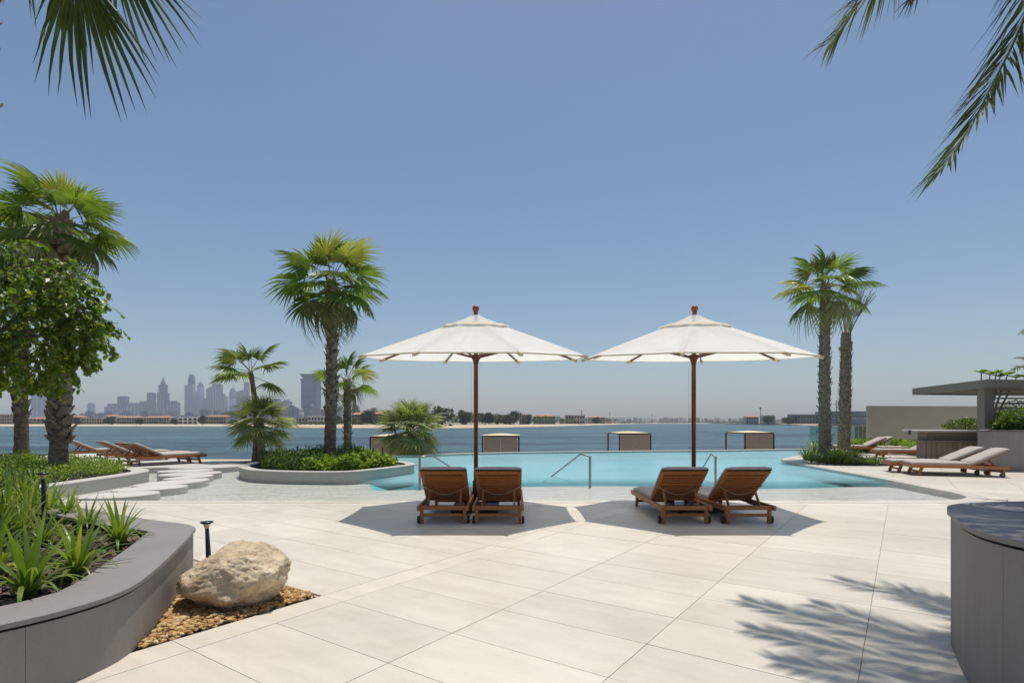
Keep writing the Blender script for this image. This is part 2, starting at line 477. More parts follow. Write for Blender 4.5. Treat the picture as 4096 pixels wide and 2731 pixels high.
def shore_y(px):
    prof = [(-3000, 700), (-400, 690), (300, 675), (860, 665), (1000, 640), (1150, 480), (1300, 455), (1900, 458), (2150, 590), (2300, 780), (2400, 950), (2500, 1500), (2620, 2600),
            (2900, 2300), (3000, 1300), (3150, 1000), (3300, 900), (3500, 840), (4200, 800), (7000, 780)]
    for (a, ya), (b, yb) in zip(prof, prof[1:]):
        if a <= px <= b:
            t = (px - a) / (b - a); return 1.0 / ((1 - t) / ya + t / yb)
    return 800
def X(px, Y): return (px - 2048) / FPX * Y
M['sand'] = stone('beach sand', (0.50, 0.37, 0.24), (0.58, 0.45, 0.31), 0.05, 0.95, 0.2, 0)
M['land'] = stone('far land', (0.20, 0.17, 0.12), (0.34, 0.28, 0.2), 0.02, 0.95, 0.2, 0)
pxs = list(range(-2400, 6601, 60))
rows = []
for k, (dy, z) in enumerate(((-4, SEA - 0.3), (0, SEA + 0.03), (12, SEA + 0.8), (40, -1.7), (75, -1.0), (110, -0.9))):
    rows.append([(X(q, shore_y(q)) , shore_y(q) * (1 + 0 * k) + dy + (rnd.uniform(-3, 3) if k else 0), z) for q in pxs])
N = len(pxs)
mb = MB(); mb.add([p_ for r_ in rows for p_ in r_], [(k * N + i, k * N + i + 1, (k + 1) * N + i + 1, (k + 1) * N + i) for k in range(5) for i in range(N - 1)], True)
tag(mb.build('beach', 'sand'), kind='structure')
back = [(X(q, 6800), 6800, -0.8) for q in pxs]
mb = MB(); mb.add([(a[0], a[1] + 0.5, -0.95) for a in rows[-1]] + back, [(i, i + 1, N + i + 1, N + i) for i in range(N - 1)])
tag(mb.build('far_land', 'land'), kind='structure')
# the nearer sand spit that leaves a narrow lagoon behind it
sp = [(1040, 545), (1120, 500), (1200, 475), (1290, 462), (1350, 452), (1350, 470), (1290, 500), (1200, 540), (1110, 580)]
mb = MB(); mb.prism([(X(a, b), b) for a, b in sp], SEA - 0.5, SEA + 0.5); tag(mb.build('sand_spit', 'sand'), kind='structure')

# ------------------------------------------------------------------ pool outline and deck
WZ = -0.08
near_path = [(-9.62, 10.7), (-4, 10.7), (2, 10.7), (6, 10.7), (7.6, 10.7)] + [tuple(q) for q in smooth_path([(7.6, 10.7, 0), (8.5, 10.79, 0), (9.05, 11.1, 0), (9.36, 11.65, 0), (9.5, 12.5, 0), (9.66, 13.6, 0), (9.9, 15.2, 0), (10.12, 17.6, 0), (10.4, 20, 0), (10.8, 22.2, 0), (11.2, 23.1, 0), (12.4, 24.6, 0), (14.9, 27.6, 0), (17.2, 31.4, 0)], 5)][1:]
near_path = [Vector(q).to_2d() for q in near_path]
far_path = [Vector(q).to_2d() for q in smooth_path([(17.2, 31.45, 0), (11.4, 30.0, 0), (6, 29.0, 0), (0.65, 27.9, 0), (-2.5, 26.6, 0), (-5.1, 25.0, 0), (-7.6, 22.9, 0), (-9.6, 21.6, 0), (-11.5, 21.5, 0), (-13.4, 22.6, 0), (-19, 26, 0)], 5)]
left_path = [Vector(q) for q in [(-19, 24), (-15.5, 20), (-13.2, 18.3), (-11.2, 16.9), (-10.25, 15.9), (-9.85, 14.7), (-9.72, 12.5)]]
pool_poly = near_path + far_path[1:] + left_path
DECK_OFF = 0.62
# offset() shifts to the right of travel; the near/right path runs with the pool on its left
deck_edge = offset(near_path, DECK_OFF)
deck_poly = [Vector((-14, 0.2)), Vector((38, 0.2)), Vector((38, 33.5)), Vector((18.5, 33.5))] + [deck_edge[i] for i in range(len(deck_edge) - 1, -1, -1)] + [Vector((-14, deck_edge[0].y))]
UX, UY = 0.5735, 0.8192
def uv(u, v): return Vector((UX * u - UY * v, UY * u + UX * v))
GAP = 0.0022
gravel_c = [uv(2.985, 4.12), uv(2.985, 5.9), uv(1.0, 5.9), uv(1.0, 4.12)]
deck = MB()
deck.prism(deck_poly, -0.30, -0.014)
deck_o = tag(deck.build('pool_deck', 'grout'), kind='structure')
tiles = []; far_tiles = MB()
def tile_quad(u0, u1, v0, v1, z=0.0):
    g = GAP
    return [uv(u0 + g, v0 + g), uv(u0 + g, v1 - g), uv(u1 - g, v1 - g), uv(u1 - g, v0 + g)][::-1]
def ccw(q): return q if area(q) > 0 else q[::-1]
quads = []
for iu in range(-12, 66):
    u0 = 1.802 + 0.606 * iu
    for iv in range(-36, 12):
        if iv >= 0: v0 = 4.12 + 1.21 * iv; v1 = v0 + 1.21
        else: v1 = 3.84 + 1.21 * (iv + 1); v0 = v1 - 1.21
        if v0 >= 4.11 and u0 + 0.3 < 2.985 and v0 < 5.5: continue
        quads.append((u0, u0 + 0.606, v0, v1, 'tile'))
for iu in range(-6, 12):
    quads.append((1.802 + 1.212 * iu, 1.802 + 1.212 * (iu + 1), 3.84, 4.12, 'strip'))
n_t = 0
for (u0, u1, v0, v1, kk) in quads:
    c = uv((u0 + u1) / 2, (v0 + v1) / 2)
    if c.y < -0.5 or c.y > 35 or c.x < -15 or c.x > 39: continue
    pl = clip(deck_poly, ccw(tile_quad(u0, u1, v0, v1)))
    if len(pl) < 3 or abs(area(pl)) < 0.01: continue
    pl = ccw(pl)
    near = (2.4 < c.y < 13.5 and abs(c.x) < 0.92 * c.y + 0.9)
    if near and n_t < 300:
        mb = MB(); mb.prism([(q - c) for q in pl], -0.02, 0.0, False)
        o = mb.build('tile' if kk == 'tile' else 'border_tile', kk, deck_o); o.location = (c.x, c.y, nrg.uniform(-0.0006, 0.0006)); n_t += 1
    else:
        far_tiles.prism(pl, -0.013, -0.0005, False)
o = far_tiles.build('tile_field', 'tile', deck_o); tag(o, kind='stuff')
# pool coping: two rows of stones along near and right edges
cope = tag(MB().box((0, 10.4, -0.25), (0.2, 0.2, 0.1)).build('pool_coping', 'grout'), kind='structure')
def coping(path, d0, d1, z0, z1, step, m, name, parent, maxn=200):
    # resample by length
    L = [0.0]
    for a, b in zip(path, path[1:]): L.append(L[-1] + (b - a).length)
    def at(s):
        for i in range(len(L) - 1):
            if s <= L[i + 1] + 1e-9:
                t = (s - L[i]) / max(1e-9, L[i + 1] - L[i]); return path[i].lerp(path[i + 1], t)
        return path[-1]
    k = max(1, int(L[-1] / step)); ds = L[-1] / k
    for j in range(k):
        sub = [at(j * ds + 0.002 + (ds - 0.004) * t / 4) for t in range(5)]
        a = offset(sub, d0); b = offset(sub, d1)
        # ends use the local direction only
        poly = ccw(a + b[::-1])
        mb = MB(); mb.prism(poly, z0, z1); o = mb.build(name, m, parent)
coping(near_path, 0.0, 0.33, -0.35, 0.004, 1.25, 'cope', 'coping_stone', cope)
coping(near_path, 0.335, 0.618, -0.05, 0.001, 1.25, 'strip', 'coping_stone', cope)
# far infinity edge
far = tag(MB().box((0, 28.2, -0.5), (0.2, 0.1, 0.1)).build('infinity_edge', 'grout'), kind='structure')
coping(far_path, 0.0, 0.42, -1.7, 0.012, 2.4, 'cope', 'coping_stone', far)

# pool shell
m, n, l, p = mat('deep pool mosaic')
t = n.new('ShaderNodeTexVoronoi'); t.inputs['Scale'].default_value = 30; l.new(coords(n), t.inputs['Vector'])
l.new(ramp(n, l, t.outputs['Distance'], [(0.0, (0.15, 0.56, 0.64)), (0.8, (0.24, 0.70, 0.75))]), p.inputs['Base Color']); p.inputs['Roughness'].default_value = 0.6
M['mosaic'] = m
m, n, l, p = mat('pebble pool floor')
a = noise_n(n, l, coords(n), 26, 5, 0.75); b = noise_n(n, l, coords(n), 1.2, 4)
col = ramp(n, l, a, [(0.36, (0.30, 0.30, 0.26)), (0.5, (0.53, 0.525, 0.47)), (0.64, (0.74, 0.72, 0.66))])
col = mixc(n, l, 0.35, col, ramp(n, l, b, [(0.3, (0.80, 0.80, 0.74)), (0.7, (1, 1, 1))]), 'MULTIPLY')
l.new(col, p.inputs['Base Color']); p.inputs['Roughness'].default_value = 0.8
M['pebblefloor'] = m
def floor_edge(x):   # where the beach shelf ends
    return 14.35 + 0.55 * math.sin(x * 0.45 + 0.6) + (0.9 if x > 6 else 0) * min(1, (x - 6) / 3 if x > 6 else 0) + (0.0 if x > -3.7 else min(9.0, (-3.7 - x) * 6))
xs = [i * 0.5 for i in range(-40, 37)]
def far_y(x):
    c = [q.y for q in far_path if abs(q.x - x) < 1.3]
    return (sum(c) / len(c) if c else (22.0 if x < 0 else 31.0)) + 0.2
def depth_at(x, y):
    return max(0.0, min(1.0, (y - floor_edge(x) + 0.15 + 0.35 * noise.noise(Vector((x * 1.3, y * 1.3, 0)))) / 0.9))
mb = MB()
E = [(x, floor_edge(x)) for x in xs]
vs = []; fs = []
for x, e in E: ym = far_y(x); vs += [(x, 10.2, -0.125), (x, min(e, ym - 1) - 0.6, -0.16), (x, min(e, ym - 1), -0.20), (x, min(e + 2.0, ym - 0.5), -0.45), (x, ym, -0.50)]
for i in range(len(E) - 1):
    for k in range(4): fs.append((i * 5 + k, (i + 1) * 5 + k, (i + 1) * 5 + k + 1, i * 5 + k + 1))
mb.add(vs, fs, True)
shell = mb.mesh('pool_floor', 'pebblefloor'); shell.materials.append(M['mosaic'])
for i, pf in enumerate(shell.polygons): pf.material_index = 1 if (i % 4) >= 2 else 0
tag(link(bpy.data.objects.new('pool_floor', shell)), kind='structure')
# water
m, n, l, p = mat('pool water')
for x in list(n):
    if x.type != 'OUTPUT_MATERIAL': n.remove(x)
co = coords(n)
h1 = noise_n(n, l, co, 2.2, 4, 0.55, (0.8, 1.6, 1)); h2 = noise_n(n, l, co, 9, 3, 0.5, (1, 1.6, 1))
bn = bump(n, l, fmath(n, l, 'ADD', h1, fmath(n, l, 'MULTIPLY', h2, 0.25)), 0.55, 0.10)
tb = n.new('ShaderNodeBsdfTransparent'); tb.inputs[0].default_value = (0.975, 0.985, 0.98, 1)
gl = n.new('ShaderNodeBsdfGlossy'); gl.inputs['Roughness'].default_value = 0.10; gl.inputs[0].default_value = (0.85, 0.92, 0.95, 1); l.new(bn, gl.inputs['Normal'])
fr = n.new('ShaderNodeFresnel'); fr.inputs[0].default_value = 1.33; l.new(bn, fr.inputs['Normal'])
k = fmath(n, l, 'MULTIPLY', fr.outputs[0], 0.55, True)
mx = n.new('ShaderNodeMixShader'); l.new(k, mx.inputs[0]); l.new(tb.outputs[0], mx.inputs[1]); l.new(gl.outputs[0], mx.inputs[2])
l.new(mx.outputs[0], [x for x in n if x.type == 'OUTPUT_MATERIAL'][0].inputs[0])
# light scattered back by the body of the deeper water
at_ = n.new('ShaderNodeAttribute'); at_.attribute_name = 'depth'
bd = n.new('ShaderNodeBsdfDiffuse')
l.new(ramp(n, l, noise_n(n, l, co, 0.35, 3), [(0.3, (0.28, 0.54, 0.59)), (0.7, (0.36, 0.62, 0.66))]), bd.inputs[0])
body = n.new('ShaderNodeMixShader'); l.new(fmath(n, l, 'MULTIPLY_ADD', at_.outputs['Fac'], 0.66), body.inputs[0]); body.inputs[0].links[0].from_node.inputs[2].default_value = 0.02
l.new(tb.outputs[0], body.inputs[1]); l.new(bd.outputs[0], body.inputs[2]); l.new(body.outputs[0], mx.inputs[1])
M['water'] = m
mb = MB(); cellv = []
base_poly = pool_poly if area(pool_poly) > 0 else pool_poly[::-1]
CS = 0.8
for ix in range(-25, 23):
    for iy in range(12, 41):
        x0, y0 = ix * CS, iy * CS
        pl = clip(base_poly, [(x0, y0), (x0 + CS, y0), (x0 + CS, y0 + CS), (x0, y0 + CS)])
        if len(pl) >= 3 and area(pl) > 1e-3: mb.add([(q.x, q.y, WZ) for q in pl], [tuple(range(len(pl)))])
ob = mb.build('pool_water', 'water')
da = ob.data.attributes.new('depth', 'FLOAT', 'POINT')
for i_, v_ in enumerate(ob.data.vertices): da.data[i_].value = depth_at(v_.co.x, v_.co.y)
tag(ob, kind='structure')
# lower terrace (beach level) behind the infinity edge
mb = MB(); mb.prism([(-40, 27.2), (-14, 24.6), (-5, 26.4), (1, 29.0), (12, 31.0), (20, 33.5), (60, 33.5), (60, 47), (-40, 47)], SEA - 0.8, -1.6)
tag(mb.build('lower_terrace', 'sand'), kind='structure')
mb = MB(); mb.prism([(-45, 0.2), (-14.01, 0.2), (-14.01, 17.4), (-20, 22.0), (-20.0, 26.6), (-45, 26.6)], -0.4, -0.006)
tag(mb.build('garden_ground', 'soil'), kind='structure')

# ------------------------------------------------------------------ planters
def planter(name, out, ledge, h, soil_z, mat_top, mat_wall, label, cap=0.03, over=0.02, z0=0.0, gap=True, panel=None, cat='planter'):
    """closed outline (ccw) -> wall, overhanging ledge, soil"""
    t = empty(name, (0, 0, 0), 0, label, cat)
    o2 = [Vector(q).to_2d() for q in out]
    if area(o2) < 0: o2 = o2[::-1]
    wall_o = offset(o2, -over, True); inn = offset(o2, -ledge, True)
    w_in = offset(o2, -ledge + 0.02, True)
    if panel:
        # wall split in panels of the given length with a thin joint
        acc = 0.0; cur = [0]; N2 = len(wall_o); groups = []
        for i in range(N2):
            acc += (wall_o[(i + 1) % N2] - wall_o[i]).length; cur.append(i + 1)
            if acc > panel: groups.append(cur); cur = [i + 1]; acc = 0
        if len(cur) > 1: groups.append(cur)
        for gidx in groups:
            a = [wall_o[i % N2] for i in gidx]; b = [offset(wall_o, -0.06, True)[i % N2] for i in gidx]
            d = (a[1] - a[0]).normalized() * 0.002; a[0] = a[0] + d; b[0] = b[0] + d
            mb = MB(); mb.prism(a + b[::-1], z0, z0 + h - cap - 0.018); mb.build('wall_panel', mat_wall, t)
        core = offset(wall_o, -0.02, True)
        mb = MB(); mb.ring(core, w_in, z0, z0 + h - cap); mb.build('wall_core', 'gap', t)
    else:
        mb = MB(); mb.ring(wall_o, w_in, z0, z0 + h - cap); mb.build('wall', mat_wall, t)
    mb = MB(); mb.ring(o2, inn, z0 + h - cap + 0.001, z0 + h); o = bevel(mb.build('ledge', mat_top, t), 0.006, 2)
    mb = MB(); mb.prism(offset(o2, -ledge + 0.01, True), z0 + 0.01, soil_z); mb.build('soil', 'soil', t)
    return t, inn
pl1 = smooth_path([(-4.8, 1.75, 0), (-3.7, 2.1, 0), (-3.05, 2.5, 0), (-2.68, 2.92, 0), (-2.50, 3.24, 0), (-2.46, 3.6, 0), (-2.62, 4.15, 0), (-2.95, 5.05, 0), (-3.10, 5.40, 0), (-3.19, 5.62, 0), (-3.40, 5.82, 0), (-3.72, 5.98, 0), (-4.14, 6.2, 0), (-4.95, 6.7, 0), (-5.9, 7.25, 0), (-7.6, 8.1, 0), (-9.2, 8.9, 0)], 4)
pl1 = pl1 + [Vector((-12.5, 9.4, 0)), Vector((-12.5, 1.5, 0))]
planter1, soil1 = planter('stone_planter', pl1, 0.40, 0.44, 0.345, 'ledge', 'clad', 'long low grey stone planter with a wide curved ledge beside the boulder', panel=1.15)
pl2 = smooth_path([(6.4, 1.9, 0), (6.2, 3.6, 0), (5.2, 4.15, 0), (4.2, 4.2, 0), (3.55, 4.15, 0), (3.18, 4.02, 0), (2.98, 3.82, 0), (2.84, 3.6, 0), (2.63, 3.25, 0), (2.52, 2.95, 0), (2.55, 2.65, 0), (2.8, 2.25, 0), (3.6, 1.7, 0), (5.0, 1.4, 0)], 4, True)
planter2, soil2 = planter('tall_planter', pl2, 0.72, 0.91, 0.84, 'ledge', 'clad', 'tall dark grey curved planter at the right foreground with a shaded top', panel=0.9)
pl3 = smooth_path([(-9.58, 10.5, 0), (-9.74, 11.6, 0), (-9.80, 13.2, 0), (-9.88, 14.7, 0), (-10.15, 15.6, 0), (-11.0, 16.5, 0), (-13.2, 18.1, 0), (-15.5, 19.6, 0)], 4) + [Vector((-26, 20.5, 0)), Vector((-26, 10.0, 0)), Vector((-11, 9.9, 0))]
planter3, soil3 = planter('palm_planter', pl3, 0.42, 0.36, 0.10, 'render', 'render', 'pale plastered planter wall with two palms beside the stepping stones', 0.05, 0.0, -0.2)
pl4 = smooth_path([(-8.05, 16.4, 0), (-7.3, 15.4, 0), (-6.5, 14.95, 0), (-5.7, 14.72, 0), (-4.9, 14.66, 0), (-4.2, 14.85, 0), (-3.62, 15.8, 0), (-3.2, 16.7, 0), (-3.02, 17.35, 0), (-3.25, 18.1, 0), (-4.0, 19.3, 0), (-5.0, 20.6, 0), (-6.5, 21.0, 0), (-7.8, 20.2, 0), (-8.4, 18.4, 0), (-8.3, 17.1, 0)], 4, True)
planter4, soil4 = planter('island_planter', pl4, 0.30, 0.60, 0.11, 'render', 'render', 'pale curved island planter standing in the pool below the tallest centre palm', 0.035, 0.035, -0.4)
pl5 = smooth_path([(14.55, 17.35, 0), (15.0, 17.02, 0), (16.5, 16.85, 0), (19, 16.8, 0), (22, 17.2, 0), (23.5, 19.0, 0), (22.0, 20.2, 0), (18.0, 20.0, 0), (17.0, 19.8, 0), (15.7, 18.6, 0)], 4, True)
planter5, soil5 = planter('round_planter', pl5, 0.12, 1.26, 1.2, 'clad', 'clad', 'big round grey planter with a clipped hedge below the pergola', 0.02, 0.0, panel=1.6)
# low step wall at the far left between the two planted areas
mb = MB(); mb.prism([(-13.2, 13.6), (-11.9, 14.1), (-12.2, 14.6), (-16, 14.6), (-16, 13.9)], 0.0, 0.24)
tag(mb.build('low_wall', 'render'), 'short pale low wall among the plants at the left edge', 'wall')
# stepping stones and the lounger platform
def blob(L, Rr, ny, fy, n_=22, seed=0):
    c = (Vector(L) + Vector(Rr)) / 2; rr = random.Random(seed); out = []
    ax = (Vector(Rr) - Vector(L)) / 2
    for k in range(n_):
        a = 2 * math.pi * k / n_
        s, co_ = math.sin(a), math.cos(a)
        rx = abs(co_) ** 0.8 * (1 if co_ > 0 else -1)
        hy = (fy - c.y) if s > 0 else (c.y - ny)
        out.append((c.x + ax.x * rx, c.y + ax.y * rx * 0.7 + hy * s * (abs(s) ** 0.15)))
    return out
stones = [((-8.65, 11.04), (-7.38, 11.65), 10.80, 11.95, 'largest pale stepping stone nearest the deck edge'),
          ((-8.70, 12.05), (-7.5, 12.9), 12.0, 13.1, 'second pale stepping stone counted from the deck'),
          ((-8.9, 13.0), (-7.78, 14.2), 12.95, 14.6, 'broad third stepping stone from the deck with a deep shaded side'),
          ((-9.1, 14.5), (-8.3, 15.4), 14.45, 15.7, 'small narrow fourth stepping stone from the deck'),
          ((-9.95, 15.7), (-8.55, 16.4), 15.35, 16.75, 'fifth stepping stone from the deck reaching farthest to the right'),
          ((-10.7, 16.8), (-9.3, 17.4), 16.55, 17.6, 'stepping stone farthest from the deck beside the lounger platform')]
for i, (a, b, ny, fy, lab) in enumerate(stones):
    mb = MB(); mb.prism(blob(a, b, ny, fy), -0.5, 0.035); o = bevel(mb.build('stepping_stone', 'step'), 0.02, 3)
    tag(o, lab, 'stepping stone', 'stepping stones in the shallow water')
plat = [(-11.4, 18.2), (-10.9, 17.85), (-10.2, 17.85), (-9.6, 18.1), (-9.25, 18.6), (-9.25, 19.3), (-9.8, 20.2), (-10.6, 21.0), (-11.8, 21.45), (-13.6, 22.4), (-19.9, 26.4), (-19.9, 22.3), (-15.0, 19.3), (-13.0, 18.1)]
mb = MB(); mb.prism([tuple(q) for q in [v.to_2d() for v in smooth_path([(a, b, 0) for a, b in plat], 3, True)]], -0.5, 0.035)
tag(bevel(mb.build('lounger_platform', 'step'), 0.02, 2), kind='structure')
# gravel bed
gp = ccw([uv(2.985, 4.123), uv(2.985, 5.6), uv(1.2, 5.6), uv(1.2, 4.123)])
mb = MB(); mb.prism(gp, -0.2, -0.012); tag(mb.build('gravel_pit', 'soil'), kind='structure')
ico_v = []; 
import bmesh
bm = bmesh.new(); bmesh.ops.create_icosphere(bm, subdivisions=1, radius=1.0)
ico_v = [tuple(v.co) for v in bm.verts]; ico_f = [tuple(v.index for v in f.verts) for f in bm.faces]; bm.free()
bm = bmesh.new(); bmesh.ops.create_icosphere(bm, subdivisions=2, radius=1.0)
ico2_v = [tuple(v.co) for v in bm.verts]; ico2_f = [tuple(v.index for v in f.verts) for f in bm.faces]; bm.free()
m, n, l, p = mat('ochre gravel')
g_ = n.new('ShaderNodeNewGeometry')
r1 = g_.outputs['Random Per Island']
f = noise_n(n, l, g_.outputs['Position'], 60, 4, 0.7)
col = ramp(n, l, r1, [(0.0, (0.34, 0.15, 0.035)), (0.25, (0.48, 0.27, 0.085)), (0.5, (0.56, 0.37, 0.15)), (0.75, (0.62, 0.45, 0.22)), (0.9, (0.27, 0.11, 0.03)), (1.0, (0.66, 0.53, 0.33))])
col = mixc(n, l, 0.4, col, ramp(n, l, f, [(0.35, (0.4, 0.33, 0.25)), (0.6, (1, 1, 1))]), 'MULTIPLY')
l.new(col, p.inputs['Base Color']); p.inputs['Roughness'].default_value = 0.7
l.new(bump(n, l, f, 0.8, 0.01), p.inputs['Normal'])
M['gravel'] = m
T = []
pl1_2d = [q.to_2d() for q in pl1]
for lay in range(2):
    tries = 0; cnt = 0
    while cnt < (2200 if lay == 0 else 1300) and tries < 12000:
        tries += 1
        u = nrg.uniform(1.3, 2.96); v = nrg.uniform(4.15, 5.3); q = uv(u, v)
        if inside(q, pl1_2d) : continue
        s = nrg.uniform(0.010, 0.023) * (1.15 if v > 4.4 else 0.9)
        rot = Matrix.Rotation(nrg.uniform(0, 6.28), 4, 'Z') @ Matrix.Rotation(nrg.uniform(-0.5, 0.5), 4, 'X')
        T.append(np.array(Matrix.Translation((q.x, q.y, 0.0 + lay * 0.016 + nrg.uniform(-0.006, 0.010))) @ rot @ Matrix.Diagonal((s * 1.35, s, s * 0.8, 1)))); cnt += 1
me = scatter_mesh('gravel', np.array(ico2_v) * (1 + nrg.uniform(-0.27, 0.27, (len(ico2_v), 1))), ico2_f, T, 'gravel', True)
tag(link(bpy.data.objects.new('gravel', me)), 'ochre gravel filling the corner between the planter and the deck tiles', kind='stuff')
# ------------------------------------------------------------------ palm parts
def fan_mesh(name, R0, pet, nseg=26, spread=118, split=0.52, droop=0.35, tipdroop=0.25, wid=1.0, seed=0, m='fan', costa=0.25, slim=1.0):
    """fan leaf: petiole along +Y, hub at y=pet, pleated blade split into drooping fingers"""
    rr = random.Random(seed); mb = MB()
    if pet > 0:
        mb.tube([(0, 0, 0), (0, pet * 0.5, 0.03), (0, pet, 0)], [0.022 * wid, 0.014 * wid, 0.011 * wid], 5)
    dth = 2 * R(spread) / nseg
    for i in range(nseg):
        th = -R(spread) + (i + 0.5) * dth + rr.uniform(-0.015, 0.015)
        k = abs(th) / R(spread)
        L = R0 * (1 - 0.28 * k * k) * rr.uniform(0.92, 1.05)
        if rr.random() < 0.06: L *= 0.7
        tw = rr.uniform(-0.12, 0.12)
        rowsL = (0.03, 0.28, split, 0.70, 0.86, 1.0)
        vs = []
        for r_ in rowsL:
            r = L * r_
            full = r * math.tan(dth / 2) * 1.04
            if r_ <= split: hw = full
            else: hw = (L * split * math.tan(dth / 2)) * (1 - ((r_ - split) / (1 - split)) ** 1.3) * slim + 0.0006
            hw = max(hw, 0.0008)
            dz = -droop * R0 * r_ ** 2 * (0.5 + 0.5 * k) - tipdroop * R0 * max(0, r_ - split) ** 1.6 * 1.6 * rr.uniform(0.7, 1.3)
            dz += costa * R0 * (-(r_ ** 2)) * max(0, math.cos(th)) * 0.6
            fold = hw * 0.55
            d = Vector((math.sin(th + tw * max(0, r_ - split)), math.cos(th + tw * max(0, r_ - split)), 0)); s = Vector((d.y, -d.x, 0))
            c = Vector((0, pet, 0)) + d * r
            vs += [c - s * hw + Vector((0, 0, dz - fold)), c + Vector((0, 0, dz + fold)), c + s * hw + Vector((0, 0, dz - fold))]
        fs = []
        for j in range(len(rowsL) - 1):
            a = j * 3
            fs += [(a, a + 1, a + 4, a + 3), (a + 1, a + 2, a + 5, a + 4)]
        mb.add(vs, fs)
    me = mb.mesh(name, m)
    me.materials.append(M['petiole'])
    if pet > 0:
        npet = 2 * 5 + 2
        for i, pf in enumerate(me.polygons):
            if i < npet: pf.material_index = 1
    return me
FAN = [fan_mesh('fan_leaf', 1.0, 0.80, 28, 120, 0.56, 0.18, 0.30, 1.0, s) for s in range(3)]
FANOLD = [fan_mesh('faded_leaf', 0.85, 0.8, 22, 105, 0.42, 0.6, 0.9, 1.0, 9 + s, 'fanold') for s in range(2)]
FANG = [fan_mesh('grey_fan_leaf', 0.66, 0.52, 20, 125, 0.34, 0.10, 0.22, 0.7, 20 + s, 'fangrey', 0.1, 1.15) for s in range(3)]

def trunk_mesh(base, top, r0, r1, rings=26, sides=14, seed=0, bend=(0, 0), knob=0.10, flare=1.25):
    rr = random.Random(seed); base, top = Vector(base), Vector(top); mb = MB(); vs = []; fs = []
    for i in range(rings + 1):
        t = i / rings; c = base.lerp(top, t) + Vector((bend[0], bend[1], 0)) * math.sin(math.pi * t)
        r = r0 + (r1 - r0) * t
        if t < 0.08: r *= 1 + (flare - 1) * (1 - t / 0.08)
        for k in range(sides):
            a = 2 * math.pi * k / sides
            q = r * (1 + knob * (noise.noise(Vector((math.cos(a) * 2.3, math.sin(a) * 2.3, c.z * 5 + seed * 9))) + 0.5 * ((i % 2) - 0.5)))
            vs.append(c + Vector((math.cos(a) * q, math.sin(a) * q, 0)))
    for i in range(rings):
        for k in range(sides):
            k2 = (k + 1) % sides; fs.append((i * sides + k, i * sides + k2, (i + 1) * sides + k2, (i + 1) * sides + k))
    fs.append(tuple(rings * sides + k for k in range(sides)))
    mb.add(vs, fs, True); return mb
def boots(base, top, r0, r1, z_from, count, size, seed=0, bend=(0, 0), out=0.85):
    """stubs of cut leaf stalks, in spirals up the trunk"""
    rr = random.Random(seed + 50); base, top = Vector(base), Vector(top); T = []
    H = (top - base).length
    for i in range(count):
        t = z_from + (1 - z_from) * (i + rr.random() * 0.6) / count
        c = base.lerp(top, t) + Vector((bend[0], bend[1], 0)) * math.sin(math.pi * t)
        r = r0 + (r1 - r0) * t
        a = i * 2.399 + rr.uniform(-0.3, 0.3)
        s = size * rr.uniform(0.6, 1.3)
        tilt = rr.uniform(0.12, out)
        rot = Matrix.Rotation(a, 4, 'Z') @ Matrix.Rotation(tilt, 4, 'Y')
        T.append(np.array(Matrix.Translation(c + Vector((math.cos(a) * r * 1.0, math.sin(a) * r * 1.0, 0))) @ rot @ Matrix.Scale(s, 4)))
    bv = [(-0.10, -0.55, 0), (-0.10, 0.55, 0), (0.12, 0.35, 0), (0.12, -0.35, 0), (0.02, -0.22, 1.0), (0.02, 0.22, 1.0), (0.13, 0.12, 0.95), (0.13, -0.12, 0.95), ]
    bf = [(0, 1, 5, 4), (2, 3, 7, 6), (1, 2, 6, 5), (3, 0, 4, 7), (4, 5, 6, 7), (3, 2, 1, 0)]
    return scatter_mesh('leaf_bases', bv, bf, T, 'boot')

def fan_palm(name, label, base, top, r0, r1, n_leaf, size, seed, crown=(78, -48), meshes=None, old=4, bootn=90, boot_from=0.3, bsize=0.13, bend=(0, 0), mt='trunk', az=None, group=None, cat='palm', squash=1.0):
    rr = random.Random(seed)
    t = empty(name, base, 0, label, cat, group)
    b0 = Vector(base)
    loc = lambda q: Vector(q) - b0
    trunk_mesh(loc(base), loc(top), r0, r1, max(14, int((top[2] - base[2]) / 0.16)), 14, seed, bend).build('trunk', mt, t)
    if bootn:
        o = link(bpy.data.objects.new('leaf_bases', boots(loc(base), loc(top), r0, r1, boot_from, bootn, bsize, seed, bend)), t); tag(o, kind='stuff')
    ms = meshes or FAN
    for i in range(n_leaf):
        f = i / max(1, n_leaf - 1)
        el = crown[0] + (crown[1] - crown[0]) * (f ** 0.85) + rr.uniform(-9, 9)
        a = i * 2.399 + seed if az is None else az[i % len(az)] + rr.uniform(-0.25, 0.25)
        d = Vector((math.cos(a) * math.cos(R(el)), math.sin(a) * math.cos(R(el)), math.sin(R(el))))
        up = Vector((0, 0, 1)) if el < 70 else Vector((math.cos(a + 3.14), math.sin(a + 3.14), 0.6))
        up = up + Vector((rr.uniform(-0.45, 0.45), rr.uniform(-0.45, 0.45), 0))
        # the blade hangs lower than its stalk: tilt the normal outwards
        nrm = (up + Vector((math.cos(a), math.sin(a), 0)) * 0.35)
        s = size * (0.72 + 0.33 * min(1, f * 3)) * rr.uniform(0.88, 1.08)
        me = rr.choice(ms)
        nm = 'leaf'
        if i >= n_leaf - old: me = rr.choice(FANOLD) if meshes is None else me; nm = 'faded_leaf' if meshes is None else 'leaf'
        c = loc(top) + Vector((math.cos(a), math.sin(a), 0)) * r1 * 0.4 + Vector((0, 0, 0.12 - 0.35 * f * size))
        inst(nm, me, t, frame(d, nrm, c, s))
    return t
def T3(px, y, z): return (X(px, y), y, z)
